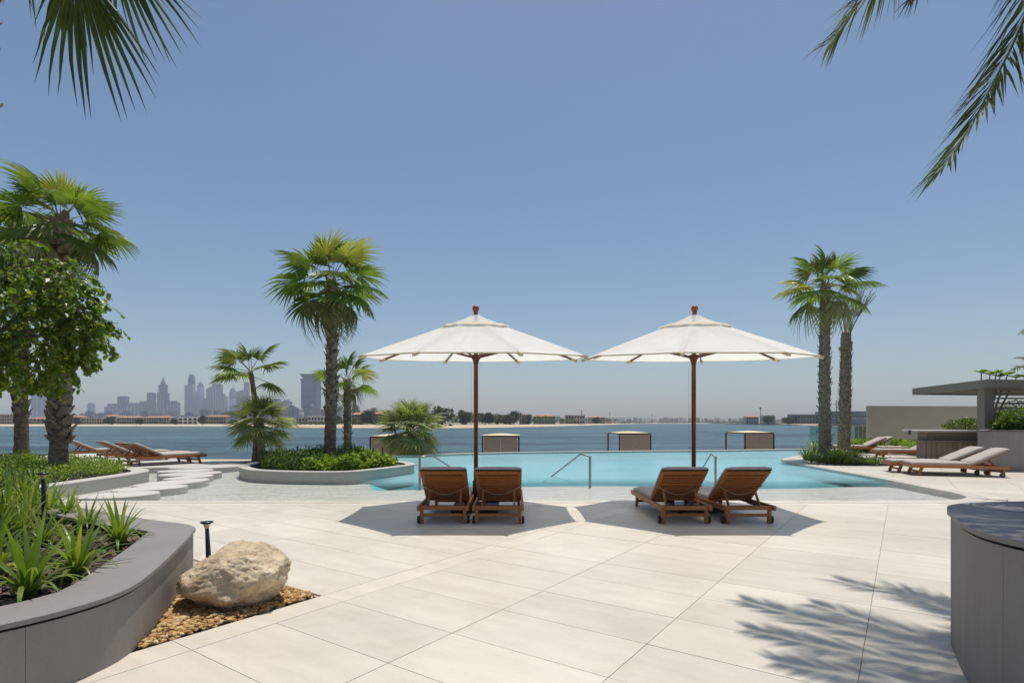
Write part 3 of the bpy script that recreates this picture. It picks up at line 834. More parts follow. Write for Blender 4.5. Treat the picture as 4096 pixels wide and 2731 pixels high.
# left pair
fan_palm('fan_palm', 'large fan palm with thick shaggy trunk, front one of the two at the left', T3(232, 15.3, 0.1), T3(240, 15.3, 7.0), 0.215, 0.18, 22, 0.95, 3, (82, -50), boot_from=0.12, bsize=0.30, bootn=150, old=3, bend=(0.05, 0))
fan_palm('fan_palm', 'fan palm at the left edge, farther and thinner than its neighbour', T3(88, 20.0, 0.1), T3(70, 20.0, 7.9), 0.215, 0.18, 24, 1.15, 8, (78, -55), boot_from=0.2, bsize=0.24, bootn=120, old=5)
# centre
fan_palm('fan_palm', 'tallest fan palm in the centre, its ragged crown above the island planter', T3(1318, 19.2, 0.1), T3(1328, 19.2, 6.40), 0.205, 0.16, 26, 1.13, 14, (84, -60), boot_from=0.28, bsize=0.20, bootn=110, bend=(0.03, 0))
fan_palm('fan_palm', 'slim fan palm with a small crown just right of the tallest centre palm', T3(1392, 21.9, -0.1), T3(1388, 21.9, 3.2), 0.155, 0.13, 13, 0.74, 23, (80, -45), boot_from=0.1, bsize=0.13, bootn=60, old=3)
fan_palm('fan_palm', 'thin fan palm leaning over the bushy grey green palm left of the island', T3(1022, 21.2, 0.0), T3(1002, 21.2, 3.45), 0.13, 0.08, 12, 0.86, 31, (88, -22), boot_from=0.6, bsize=0.08, bootn=16, old=0, bend=(0.12, 0), az=[1.6, 3.0, 0.2, 3.4, 2.7, 0.5, 3.1, 5.9, 4.2, 2.3, 3.5, 0.0])
fan_palm('bushy_palm', 'bushy grey green palm with a wide drooping crown left of the island planter', T3(1048, 21.0, 0.0), T3(1040, 21.0, 1.55), 0.15, 0.13, 38, 1.12, 37, (80, -42), FANG, 0, 30, 0.1, 0.10)
fan_palm('bushy_palm', 'low bushy palm with a fine spiky round crown beside the leftmost cabana', T3(1650, 26.8, -1.6), T3(1642, 26.8, 1.3), 0.17, 0.15, 60, 1.5, 41, (85, -50), FANG, 0, 30, 0.3, 0.1)
# right
fan_palm('fan_palm', 'tall fan palm on the right with a knobbly trunk rising from the grassy bed', T3(3300, 22.0, 0.05), T3(3302, 22.0, 6.9), 0.215, 0.175, 21, 1.05, 52, (80, -48), boot_from=0.02, bsize=0.13, bootn=230, mt='trunkgrey', bend=(-0.03, 0))

# date palm with a bound-up dry crown behind the tall right one
def frond_mesh(pts, leaf_len, step, seed, m='frond', wid=0.013, droop=0.5, bare=0.12, mat2='petiole', r0=0.018):
    """feather leaf along a given path"""
    rr = random.Random(seed); mb = MB()
    path = smooth_path(pts, 8)
    mb.tube(path[::2] + ([path[-1]] if (len(path) - 1) % 2 else []), [max(0.003, r0 * (1 - i / (len(path[::2]) + 0.5))) for i in range(len(path[::2]) + (1 if (len(path) - 1) % 2 else 0))], 5)
    nfr = len(mb.f)
    L = [0.0]
    for a, b in zip(path, path[1:]): L.append(L[-1] + (b - a).length)
    tot = L[-1]; s = tot * bare; i = 0; side = 1
    while s < tot:
        while i < len(L) - 2 and L[i + 1] < s: i += 1
        t = (s - L[i]) / max(1e-6, L[i + 1] - L[i]); c = path[i].lerp(path[i + 1], t); tg = (path[i + 1] - path[i]).normalized()
        sd = tg.cross(Vector((0, 0, 1)));
        if sd.length < 0.1: sd = Vector((1, 0, 0))
        sd.normalize(); up = sd.cross(tg)
        f = s / tot
        for side in (-1, 1):
            ll = leaf_len * (0.55 + 1.1 * f if f < 0.35 else (1.0 if f < 0.7 else 1.0 - 0.5 * (f - 0.7) / 0.3)) * rr.uniform(0.82, 1.1)
            d = (tg * rr.uniform(0.95, 1.45) + sd * side * rr.uniform(0.7, 1.0) + up * rr.uniform(-0.05, 0.45)).normalized()
            p1 = c + d * ll * 0.5; p2 = c + d * ll + Vector((0, 0, -droop * ll * rr.uniform(0.4, 1.1)))
            p1 += Vector((0, 0, -droop * ll * 0.12))
            wv = d.cross(Vector((rr.uniform(-0.4, 0.4), rr.uniform(-0.4, 0.4), 1))).normalized() * wid
            nv = d.cross(wv).normalized() * wid * 0.7
            pm = c.lerp(p1, 0.5)
            mb.add([c, pm + wv, pm + nv, pm - wv, p1 + wv * 0.85, p1 + nv * 0.8, p1 - wv * 0.85, p2],
                   [(0, 1, 2), (0, 2, 3), (1, 4, 5, 2), (2, 5, 6, 3), (4, 7, 5), (5, 7, 6)])
        s += step * rr.uniform(0.8, 1.2)
    me = mb.mesh('frond', m); me.materials.append(M[mat2])
    for k in range(nfr): me.polygons[k].material_index = 1
    return me
def arch(L, rise, drop, n=6):
    """canonical frond along +Y"""
    return [(0, L * t, rise * math.sin(math.pi * min(1, t * 1.15) * 0.62) - drop * t ** 2.2) for t in [k / n for k in range(n + 1)]]
b0 = T3(3376, 27.0, 0.0); t0 = T3(3384, 27.0, 5.0)
dp = empty('date_palm', b0, 0, 'date palm with tied-up dry fronds and ringed trunk behind the tall right palm', 'palm')
lc = lambda q: Vector(q) - Vector(b0)
trunk_mesh(lc(b0), lc(t0), 0.27, 0.22, 44, 14, 71, (0, 0), 0.14).build('trunk', 'trunkgrey', dp)
tag(link(bpy.data.objects.new('leaf_bases', boots(lc(b0), lc(t0), 0.27, 0.23, 0.0, 330, 0.12, 71, (0, 0), 0.9)), dp), kind='stuff')
trunk_mesh(lc(t0), lc(t0) + Vector((0, 0, 0.9)), 0.29, 0.17, 8, 14, 72, (0, 0), 0.4, 1.0).build('crown_boss', 'boot', dp)
rr = random.Random(5)
for i in range(26):
    a = rr.uniform(-0.9, 1.2) if i % 2 else rr.uniform(0, 6.28); sp_ = rr.uniform(0.25, 1.0)
    d = Vector((math.cos(a), math.sin(a), 0))
    pts = [lc(t0) + d * 0.12 + Vector((0, 0, 0.6)), lc(t0) + d * (0.15 + 0.35 * sp_) + Vector((0, 0, 1.5)), lc(t0) + d * (0.25 + 1.0 * sp_) + Vector((0, 0, rr.uniform(2.4, 3.3)))]
    link(bpy.data.objects.new('frond', frond_mesh(pts, 0.35, 0.06, i, 'deadfrond' if i % 3 else 'frond', 0.011, 0.5, 0.45)), dp)

# date palm out of frame at the right foreground whose fronds hang into the picture
C0 = Vector((4.42, 4.25, 7.45))
hp = empty('date_palm', (4.42, 4.05, 0.84), 0, 'green date palm whose long feather fronds hang in from the top right corner', 'palm')
h0 = Vector((4.42, 4.05, 0.84)); hl = lambda q: Vector(q) - h0
trunk_mesh(Vector((0, 0, 0)), hl(C0), 0.22, 0.20, 40, 14, 90, (0, 0), 0.12).build('trunk', 'trunk', hp)
tag(link(bpy.data.objects.new('leaf_bases', boots((0, 0, 0), hl(C0), 0.22, 0.20, 0.05, 200, 0.14, 90)), hp), kind='stuff')
def hero_frond(pts, ll, seed, droop=0.45, wid=0.0105):
    o = link(bpy.data.objects.new('frond', frond_mesh([hl(q) for q in pts], ll * 1.2, 0.038, seed, 'frond', wid, droop, 0.16, r0=0.02)), hp); return o
hero_frond([C0, (4.6, 4.5, 7.2), (4.5, 4.62, 5.9), P(4120, 0, 4.62), P(4060, 160, 4.62), P(3985, 310, 4.6), P(3885, 500, 4.6), P(3805, 620, 4.6), P(3755, 690, 4.6)], 0.48, 1, 0.22)
hero_frond([C0, (4.35, 5.0, 7.75), P(3560, -160, 5.9), P(3440, 10, 6.1), P(3370, 110, 6.2), P(3320, 170, 6.3)], 0.52, 2, 0.35)
hero_frond([C0, (4.4, 4.9, 7.6), (4.25, 5.5, 6.6), P(3690, -90, 5.7), P(3640, 0, 5.7)], 0.30, 3, 0.5)
def tip(gx, gy, z): return Vector((gx + sdir.x / sdir.z * z, gy + sdir.y / sdir.z * z, z))
for i, (gx, gy, z) in enumerate([(1.95, 4.7, 7.0), (1.72, 4.05, 6.35), (1.66, 3.5, 5.95), (3.5, 5.0, 7.9), (1.9, 2.9, 5.6), (2.4, 2.3, 5.3), (2.5, 4.6, 7.5), (3.0, 3.9, 7.3)]):
    q = tip(gx, gy, z); mid = (C0 + q) / 2 + Vector((0, 0, 0.75))
    hero_frond([C0, C0.lerp(mid, 0.5) + Vector((0, 0, 0.25)), mid, mid.lerp(q, 0.55) + Vector((0, 0, 0.25)), q], 0.40, 10 + i, 0.35, 0.015)
for i in range(9):
    a = R(-165 + i * 21); q = C0 + Vector((math.cos(a) * 2.8, math.sin(a) * 2.8, rnd.uniform(-1.6, 0.2))); mid = (C0 + q) / 2 + Vector((0, 0, 0.8))
    hero_frond([C0, mid, q], 0.42, 30 + i, 0.4, 0.015)

# fan palm at the top left whose leaves hang into the picture
tp = Vector((-5.60, 5.3, 0.34)); tq = Vector((-5.00, 5.3, 6.6))
lp = empty('fan_palm', tp, 0, 'fan palm whose dark leaves hang in from the top left corner', 'palm')
ll_ = lambda q: Vector(q) - tp
trunk_mesh((0, 0, 0), ll_(tq), 0.20, 0.16, 40, 14, 95, (0, 0), 0.13).build('trunk', 'trunk', lp)
tag(link(bpy.data.objects.new('leaf_bases', boots((0, 0, 0), ll_(tq), 0.20, 0.16, 0.3, 110, 0.13, 95, (0, 0), 0.8)), lp), kind='stuff')
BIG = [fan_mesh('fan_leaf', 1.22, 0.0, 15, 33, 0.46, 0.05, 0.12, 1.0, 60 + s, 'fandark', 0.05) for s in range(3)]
def hero_fan(hub, axis, nrm, s, k):
    hub = Vector(hub)
    inst('leaf', BIG[k % 3], lp, frame(axis, nrm, ll_(hub), s))
    mb = MB(); a = tq + Vector((0.1, 0, 0.1)); mb.tube([ll_(a), ll_((a + hub) / 2 + Vector((0, 0, 0.35))), ll_(hub)], [0.022, 0.016, 0.012], 6, True).build('leaf_stalk', 'petiole', lp)
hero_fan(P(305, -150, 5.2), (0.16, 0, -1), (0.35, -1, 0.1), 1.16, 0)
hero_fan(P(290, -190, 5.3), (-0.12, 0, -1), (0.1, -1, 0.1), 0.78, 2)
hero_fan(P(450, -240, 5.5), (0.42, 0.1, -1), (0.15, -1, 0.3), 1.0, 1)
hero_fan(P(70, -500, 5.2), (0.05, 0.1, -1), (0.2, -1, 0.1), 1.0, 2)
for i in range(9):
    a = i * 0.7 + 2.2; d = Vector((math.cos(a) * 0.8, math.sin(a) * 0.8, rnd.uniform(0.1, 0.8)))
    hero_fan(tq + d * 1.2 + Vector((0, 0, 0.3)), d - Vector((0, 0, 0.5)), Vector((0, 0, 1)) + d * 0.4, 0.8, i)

# ------------------------------------------------------------------ strap-leaved clumps
def blade_mesh(L, wd, bendk, seed):
    rr = random.Random(seed); mb = MB(); vs = []; n_ = 7
    for i in range(n_ + 1):
        t = i / n_; ang = R(88) - bendk * t ** 1.5 * 1.6
        if i == 0: y = z = 0.0
        else:
            y += L / n_ * math.cos(ang); z += L / n_ * math.sin(ang)
        hw = wd * (0.55 + 1.2 * t if t < 0.35 else (1 - ((t - 0.35) / 0.65) ** 1.8)) + 0.0008
        vs += [(-hw, y, z), (0, y - hw * 0.5 * math.sin(ang), z + 0 * hw), (hw, y, z)]
    fs = []
    for i in range(n_):
        a = i * 3; fs += [(a, a + 1, a + 4, a + 3), (a + 1, a + 2, a + 5, a + 4)]
    return mb.add(vs, fs, True).mesh('leaf', 'grass')
BL = [blade_mesh(1.0, 0.035, b, i) for i, b in enumerate((0.25, 0.6, 0.95, 1.25, 1.6))]
def clump(name, loc, n_, L, seed, label, cat='plant', group='strap-leaved clumps in the front planter'):
    n_ = int(n_ * 1.35); L *= 1.12
    rr = random.Random(seed)
    t = empty(name, loc, rr.uniform(0, 6.28), label, cat, group)
    for i in range(n_):
        f = i / n_; me = BL[min(4, int(f * 5 + rr.uniform(-0.6, 0.6)))] if i else BL[0]
        a = i * 2.399; s = L * (0.85 + 0.35 * rr.random()) * (1.05 - 0.25 * f)
        q = Matrix.Rotation(a, 4, 'Z') @ Matrix.Rotation(-0.12 - 0.35 * f, 4, 'X')
        inst('leaf', me, t, Matrix.Translation((0.012 * math.cos(a), 0.012 * math.sin(a), 0)) @ q @ Matrix.Scale(s, 4))
    return t
def G1(px, py): return tuple(G(px, py, 0.345))
cl = [(112, 2402, 26, 0.46, 'strap-leaved plant nearest the camera, upright beside the curved ledge'),
      (310, 2318, 26, 0.44, 'strap-leaved plant with one long leaf laid over the grey ledge'),
      (474, 2192, 24, 0.42, 'strap-leaved plant in the inner corner of the grey planter'),
      (345, 2125, 20, 0.36, 'upright strap-leaved plant on the far side of the planter near its ledge'),
      (268, 2080, 20, 0.36, 'farthest strap-leaved plant along the back ledge of the front planter'),
      (172, 2195, 22, 0.36, 'strap-leaved plant at the foot of the black path light in the planter'),
      (90, 2165, 24, 0.42, 'strap-leaved plant left of the black path light'),
      (10, 2170, 24, 0.44, 'strap-leaved plant at the left edge level with the path light foot'),
      (30, 2095, 24, 0.46, 'pale green strap-leaved plant at the left edge behind the path light'),
      (118, 2085, 22, 0.42, 'strap-leaved plant directly behind the path light post'),
      (205, 2062, 22, 0.42, 'strap-leaved plant right behind the path light, against the pool side')]
for i, (px, py, n_, L, lab) in enumerate(cl): clump('strap_leaf_plant', G1(px, py), n_, L, 100 + i, lab)
# taller pale tufts beyond, packed together along the pool side
k_ = 0
for (px, py) in [(-60, 2030), (20, 2042), (95, 2028), (165, 2030), (-20, 2000), (60, 2004), (135, 2004), (-90, 2070), (-60, 2120), (-110, 2180), (-40, 2240), (-20, 2330)]:
    clump('strap_leaf_plant', G1(px, py), 20, 0.45, 140 + k_, 'strap-leaved plant in the dense row at the far left end of the front planter', 'plant', 'dense row of strap-leaved plants'); k_ += 1

# ------------------------------------------------------------------ ground cover and hedges (uncountable)
DIA_V = [(0, 0, 0), (0.5, 0.45, 0.12), (0, 1, 0), (-0.5, 0.45, 0.12)]
DIA_F = [(0, 1, 2, 3)]
BLD_V = [(-0.12, 0, 0), (0.12, 0, 0), (0.14, 0.6, 0.0), (-0.14, 0.6, 0.0), (0.0, 1.0, -0.12)]
def leaf_cloud(name, pts, size, m, up=0.5, parent=None, narrow=1.0, label=None, seed=0, kind='stuff', norm_up=0.5):
    g = np.random.RandomState(seed + 3); T = []
    for q in pts:
        s = size * g.uniform(0.6, 1.25)
        d = Vector((g.normal(), g.normal(), g.normal() * 0.6 + up)).normalized()
        nn = Vector((g.normal() * (1 - norm_up), g.normal() * (1 - norm_up), norm_up + 0.2))
        if abs(nn.normalized().dot(d)) > 0.98: nn += Vector((0.4, 0.1, 0))
        mtx = frame(d, nn, q, s) @ Matrix.Diagonal((narrow, 1, 1, 1))
        T.append(np.array(mtx))
    o = link(bpy.data.objects.new(name, scatter_mesh(name, DIA_V, DIA_F, T, m)), parent)
    return tag(o, label, kind=kind)
def region_pts(poly, n_, zf, seed):
    g = np.random.RandomState(seed); xs_ = [q[0] for q in poly]; ys_ = [q[1] for q in poly]; out = []
    while len(out) < n_:
        x, y = g.uniform(min(xs_), max(xs_)), g.uniform(min(ys_), max(ys_))
        if inside((x, y), poly):
            h = zf(x, y)
            out.append(Vector((x, y, h[0] + (h[1] - h[0]) * g.uniform(0, 1) ** 0.6)))
    return out
nz = lambda x, y, s: noise.noise(Vector((x * s, y * s, 3.3)))
in3 = [q for q in soil3]
reg3 = [(-10.2, 10.3), (-10.25, 13), (-10.35, 14.8), (-11.2, 16.4), (-13.0, 17.6), (-15, 19), (-20, 20), (-21, 11), (-15, 10.2)]
leaf_cloud('ground_cover', region_pts(reg3, 26000, lambda x, y: (0.12, 0.12 + 0.42 * max(0.15, 0.6 + 0.8 * nz(x, y, 1.1)) * (0.55 if y < 12 else 1)), 1), 0.085, 'cover', 0.9, None, 0.42, 'dense bright green ground cover under the left palms', 1)
reg4 = [(-7.7, 16.9), (-6.6, 15.5), (-5.0, 15.1), (-4.3, 15.4), (-3.7, 16.6), (-3.55, 17.3), (-4.3, 18.8), (-5.5, 20.2), (-7.3, 19.8), (-8.0, 18.4)]
leaf_cloud('fine_ground_cover', region_pts([(-7.75, 16.9), (-6.8, 15.65), (-6.0, 15.3), (-5.4, 15.3), (-5.4, 20.0), (-7.3, 19.8), (-7.9, 18.4)], 15000, lambda x, y: (0.12, 0.2 + 0.62 * max(0.1, 0.45 + 0.9 * nz(x, y, 1.3))), 2), 0.085, 'cover2', 1.2, None, 0.36, 'fine dark green shrubs on the left half of the island planter', 2)
leaf_cloud('broad_ground_cover', region_pts([(-5.7, 15.1), (-4.9, 15.1), (-4.3, 15.4), (-3.7, 16.6), (-3.55, 17.3), (-4.3, 18.8), (-5.6, 20.0)], 7000, lambda x, y: (0.12, 0.2 + 0.42 * max(0.1, 0.5 + 0.9 * nz(x, y, 1.7))), 3), 0.12, 'cover', 0.5, None, 0.8, 'broad bright leaves on the right half of the island planter', 3)
def cone_cluster(cx, cy, r, h): return 0
# fern-like tufts in the island and the left bed, single plants
FT = [blade_mesh(1.0, 0.022, b, 40 + i) for i, b in enumerate((0.5, 0.9, 1.3, 1.5))]
def tuft(loc, n_, L, seed, label, group):
    rr = random.Random(seed); t = empty('leafy_tuft', loc, 0, label, 'plant', group); mb_T = []
    bv = [v.co[:] for v in FT[seed % 4].vertices]; bf = [tuple(p_.vertices) for p_ in FT[seed % 4].polygons]
    for i in range(n_):
        a = i * 2.399; f = i / n_
        mb_T.append(np.array(Matrix.Rotation(a, 4, 'Z') @ Matrix.Rotation(-0.1 - 0.6 * f, 4, 'X') @ Matrix.Scale(L * rr.uniform(0.7, 1.15), 4)))
    me = scatter_mesh('leaves', bv, bf, mb_T, 'grass', True)
    tag(link(bpy.data.objects.new('leaves', me), t), kind='stuff'); return t
for i in range(26):
    while True:
        x, y = rnd.uniform(-16, -10.4), rnd.uniform(10.6, 17.5)
        if inside((x, y), reg3): break
    tuft((x, y, 0.1), 22, rnd.uniform(0.42, 0.62), i, 'grassy tuft among the ground cover in the left palm bed', 'grassy tufts in the left palm bed')
for i in range(12):
    a = i / 12; q = G(1040 + 560 * a, 1878 - 26 * abs(a - 0.35) * 1.6 - (i % 3) * 7, 0.15)
    if inside((q.x, q.y), reg4): tuft((q.x, q.y, 0.1), 18, 0.42, 70 + i, 'small grassy tuft among the shrubs of the island planter', 'grassy tufts in the island planter')
# right grassy bed
bed = [(11.35, 19.6), (12.4, 19.1), (13.6, 19.4), (14.2, 20.2), (13.9, 21.4), (13.2, 22.6), (12.0, 23.0), (11.6, 21.6)]
mb = MB(); mb.prism(bed, -0.02, 0.02); tag(mb.build('planting_bed', 'soil'), kind='structure')
q_ = 0
for (px, py, L) in [(3222, 1842, 0.8), (3245, 1850, 0.8), (3275, 1853, 0.8), (3305, 1856, 0.85), (3335, 1856, 0.85), (3365, 1856, 0.85), (3395, 1856, 0.8), (3425, 1854, 0.6), (3260, 1836, 1.0), (3300, 1838, 1.15), (3345, 1840, 1.2), (3385, 1842, 1.1), (3420, 1846, 0.8), (3450, 1852, 0.4)]:
    tuft(tuple(G(px, py, 0.0)), 30, L, 200 + q_, 'strappy green plant in the bed at the foot of the tall right palm', 'strappy plants in the right bed'); q_ += 1
leaf_cloud('bed_cover', region_pts(bed, 2500, lambda x, y: (0.02, 0.18), 9), 0.08, 'cover', 0.7, None, 0.45, 'low green cover in the bed under the tall right palm', 9)
# hedge on the round planter, flowers behind the bar
def ball_pts(c, r, n_, seed, shell=0.35):
    g = np.random.RandomState(seed); out = []
    for _ in range(n_):
        v = g.normal(size=3); v /= np.linalg.norm(v); k = 1 - shell * g.uniform() ** 2
        k *= 1 + 0.16 * noise.noise(Vector(v * 2.6 + seed))
        out.append(Vector((c[0] + v[0] * r[0] * k, c[1] + v[1] * r[1] * k, c[2] + abs(v[2]) * r[2] * k if r[2] < 0 else c[2] + v[2] * r[2] * k)))
    return out
he = empty('hedge', (18, 20.0, 1.2), 0, 'clipped dark green hedge growing on the round planter', 'hedge')
pts = []
for i, (cx, cy, r, hz_) in enumerate([(16.2, 18.0, 0.5, 0.42), (16.9, 18.3, 0.8, 0.62), (17.8, 18.3, 0.9, 0.75), (19.2, 18.3, 0.9, 0.7), (17.4, 19.2, 0.7, 0.65), (20.6, 18.4, 0.9, 0.7)]): pts += ball_pts((cx - 18, cy - 20.0, 0.12), (r, r, hz_), 6500, 20 + i, 0.3)
pts = [q for q in pts if q.z > -0.05]
leaf_cloud('foliage', pts, 0.075, 'hedge', 0.4, he, 0.6, None, 22)
fb = empty('flowering_shrub', tuple(P(3890, 1712, 22.5)), 0, 'pale flowering shrub behind the bar counter', 'shrub')
pts = ball_pts((0, 0, 0.05), (1.15, 0.5, 0.34), 2600, 31, 0.5)
leaf_cloud('foliage', pts, 0.08, 'cover', 0.5, fb, 0.7, None, 32)
leaf_cloud('flowers', ball_pts((-0.1, -0.1, 0.2), (0.9, 0.4, 0.3), 160, 33, 0.2), 0.06, 'wallwhite' if 'wallwhite' in M else 'step', 0.5, fb, 1.0, None, 34)
# small shrubs between the back wall and the loungers
for i, (px, py, Y_, r) in enumerate([(3430, 1772, 28.0, 0.55), (3480, 1775, 28.0, 0.5), (3600, 1782, 27, 0.35), (3660, 1780, 26, 0.42), (3705, 1782, 25, 0.45)]):
    c = P(px, py, Y_); s_ = empty('low_shrub', (c.x, c.y, 0.0), 0, ['rounded bright shrub behind the farthest right loungers', 'bright shrub beside the beige wall corner', 'small leafy shrub between the two far lounger pairs', 'low green plant between far loungers and bar', 'leafy plant against the left end of the bar'][i], 'shrub')
    leaf_cloud('foliage', ball_pts((0, 0, 0.32), (r * 1.6, r, 0.34), 1500, 50 + i, 0.6), 0.11, 'cover', 0.5, s_, 0.7, None, 51 + i)

# bark mulch in the front planter
T = []
c1 = [q for q in soil1]
while len(T) < 3800:
    x, y = nrg.uniform(-8.5, -2.7), nrg.uniform(2.8, 7.6)
    if y > 5.5 and nrg.uniform() < 0.5: continue
    if not inside((x, y), c1): continue
    s = nrg.uniform(0.016, 0.042)
    rot = Matrix.Rotation(nrg.uniform(0, 6.28), 4, 'Z') @ Matrix.Rotation(nrg.normal() * 0.35, 4, 'X') @ Matrix.Rotation(nrg.normal() * 0.35, 4, 'Y')
    T.append(np.array(Matrix.Translation((x, y, 0.352 + nrg.uniform(0, 0.02))) @ rot @ Matrix.Diagonal((s * 1.5, s * 0.75, s * 0.28, 1))))
tag(link(bpy.data.objects.new('bark_mulch', scatter_mesh('bark_mulch', ico_v, ico_f, T, 'bark'))), 'dark bark chips covering the soil of the front planter', kind='stuff')

# ------------------------------------------------------------------ broad-leaved tree at the left
LF = MB().add([(0, 0, 0), (0.32, 0.22, 0.06), (0.44, 0.52, 0.07), (0.26, 0.82, 0.04), (0, 1.0, -0.08), (-0.26, 0.82, 0.04), (-0.44, 0.52, 0.07), (-0.32, 0.22, 0.06), (0, 0.5, -0.02)],
              [(0, 1, 8), (1, 2, 8), (2, 3, 8), (3, 4, 8), (4, 5, 8), (5, 6, 8), (6, 7, 8), (7, 0, 8)], True)
LFM = LF.mesh('leaf', 'broad')
tb_ = Vector((-9.7, 9.0, 0.34))
bt = empty('broadleaf_tree', tb_, 0, 'leafy tree with round glossy leaves filling the left edge in front of the palms', 'tree')
bl = lambda q: Vector(q) - tb_
trunk_mesh((0, 0, 0), bl((-9.2, 9.1, 2.3)), 0.11, 0.07, 12, 10, 120, (0.05, 0), 0.05).build('trunk', 'trunk', bt)
blobs = [(P(20, 1260, 9.0), (1.1, 1.1, 1.0)), (P(190, 1340, 9.0), (0.55, 0.8, 0.70)), (P(285, 1225, 9.0), (0.36, 0.5, 0.42)), (P(40, 1080, 9.2), (0.75, 0.8, 0.42)), (P(150, 1440, 8.9), (0.62, 0.6, 0.36)), (P(350, 1290, 9.0), (0.20, 0.3, 0.38)),
         (P(-150, 1300, 9.2), (1.1, 1.0, 1.0)), (P(240, 1120, 9.1), (0.55, 0.5, 0.25))]
br = MB(); rr = random.Random(77)
start = Vector((-9.2, 9.1, 2.3))
pts_all = []
for i, (c, r) in enumerate(blobs):
    br.tube([bl(start), bl((start + c) / 2 + Vector((0, 0, 0.25))), bl(c)], [0.05, 0.03, 0.015], 6)
    nb = int(58 + 86 * r[0] * r[2])
    for k in range(nb):
        v = Vector((rr.gauss(0, 1), rr.gauss(0, 1), rr.gauss(0, 1))).normalized() * rr.uniform(0.25, 1.0) ** 0.5
        e = c + Vector((v.x * r[0], v.y * r[1], v.z * r[2]))
        # hanging twig with leaves
        q = e.copy(); d = Vector((v.x * 0.5, v.y * 0.5, -0.25 + 0.4 * v.z)).normalized()
        L_ = rr.uniform(0.12, 0.3)
        for j in range(7):
            q2 = q + d * L_ / 5; d = (d + Vector((0, 0, -0.16))).normalized()
            pts_all.append((q2.copy(), d.copy()))
            q = q2
        if k % 4 == 0: br.tube([bl(c.lerp(e, 0.3)), bl(e), bl(q)], [0.008, 0.005, 0.003], 4)
# the lone hanging sprig
q = P(422, 1340, 9.0); d = Vector((0, 0, -1)); spr = [q.copy()]
for j in range(10):
    q = q + Vector((rr.uniform(-0.02, 0.02), 0, -0.035)); spr.append(q.copy())
    if j > 3:
        for _ in range(2): pts_all.append((q + Vector((rr.uniform(-0.02, 0.09), rr.uniform(-0.04, 0.04), 0)), Vector((rr.uniform(-0.7, 0.9), 0.1, -0.7)).normalized()))
br.tube([bl(P(330, 1240, 9.0)), bl(P(410, 1270, 9.0))] + [bl(x) for x in spr], 0.005, 4)
br.build('branches', 'trunk', bt)
TL = []
for (q, d) in pts_all:
    s = rr.uniform(0.055, 0.125)
    dd = (d + Vector((rr.gauss(0, 0.5), rr.gauss(0, 0.5), rr.gauss(0, 0.3) - 0.1))).normalized()
    nn = Vector((rr.gauss(0, 0.45), rr.gauss(0, 0.45) - 0.15, 1))
    TL.append((q, frame(dd, nn, bl(q), s)))
order = sorted(range(len(TL)), key=lambda i: (TL[i][0].y + (0 if abs(TL[i][0].x) < 0.92 * TL[i][0].y and TL[i][0].x > -8.3 else 9)))
for i in order[:290]: inst('leaf', LFM, bt, TL[i][1])
me = scatter_mesh('leaves', [v.co[:] for v in LFM.vertices], [tuple(p_.vertices) for p_ in LFM.polygons], [np.array(TL[i][1]) for i in order[290:]], 'broad', True)
tag(link(bpy.data.objects.new('leaves', me), bt), kind='stuff')

# frangipani behind the pergola
ft = P(3930, 1530, 23.0); fr_ = empty('frangipani', (ft.x, ft.y, 0), 0, 'young frangipani whose bright leaf rosettes show above the pergola roof', 'tree')
stem = MB()
for i, (px, py) in enumerate([(3925, 1492), (3960, 1500), (3985, 1494), (4030, 1500), (4065, 1512), (4000, 1508)]):
    e = P(px, py, 23.0) - Vector((ft.x, ft.y, 0))
    stem.tube([(0, 0, 0), (e.x * 0.5, 0, e.z * 0.6), e], [0.07, 0.045, 0.02], 6)
    for k in range(11):
        a = k * 2.399; dd = Vector((math.cos(a), math.sin(a), 0.35 + 0.1 * (k % 4)))
        inst('leaf', LFM, fr_, frame(dd, (0, 0, 1), e, 0.30) @ Matrix.Diagonal((0.5, 1, 1, 1)))
stem.build('branches', 'trunkgrey', fr_)
# young date palm at the right edge
ey = P(4150, 1560, 20.5); ep = empty('date_palm', (ey.x, ey.y, 0), 0, 'small date palm whose yellowish frond tips enter at the right edge above the hedge', 'palm')
trunk_mesh((0, 0, 0), (0, 0, ey.z - 0.2), 0.18, 0.15, 16, 12, 130).build('trunk', 'trunkgrey', ep)
for k, (px, py, dz) in enumerate([(4070, 1430, 0.5), (4050, 1480, 0.5), (4085, 1330, 1.0), (4075, 1500, 0.2), (4300, 1400, 0.6), (4320, 1500, 0.4)]):
    e = P(px, py, 20.3) - Vector((ey.x, ey.y, 0)); s0 = Vector((0, 0, ey.z - 0.1))
    link(bpy.data.objects.new('frond', frond_mesh([s0, (s0 + e) / 2 + Vector((0, 0, dz)), e], 0.38, 0.04, 140 + k, 'frond', 0.012, 0.5, 0.2)), ep)
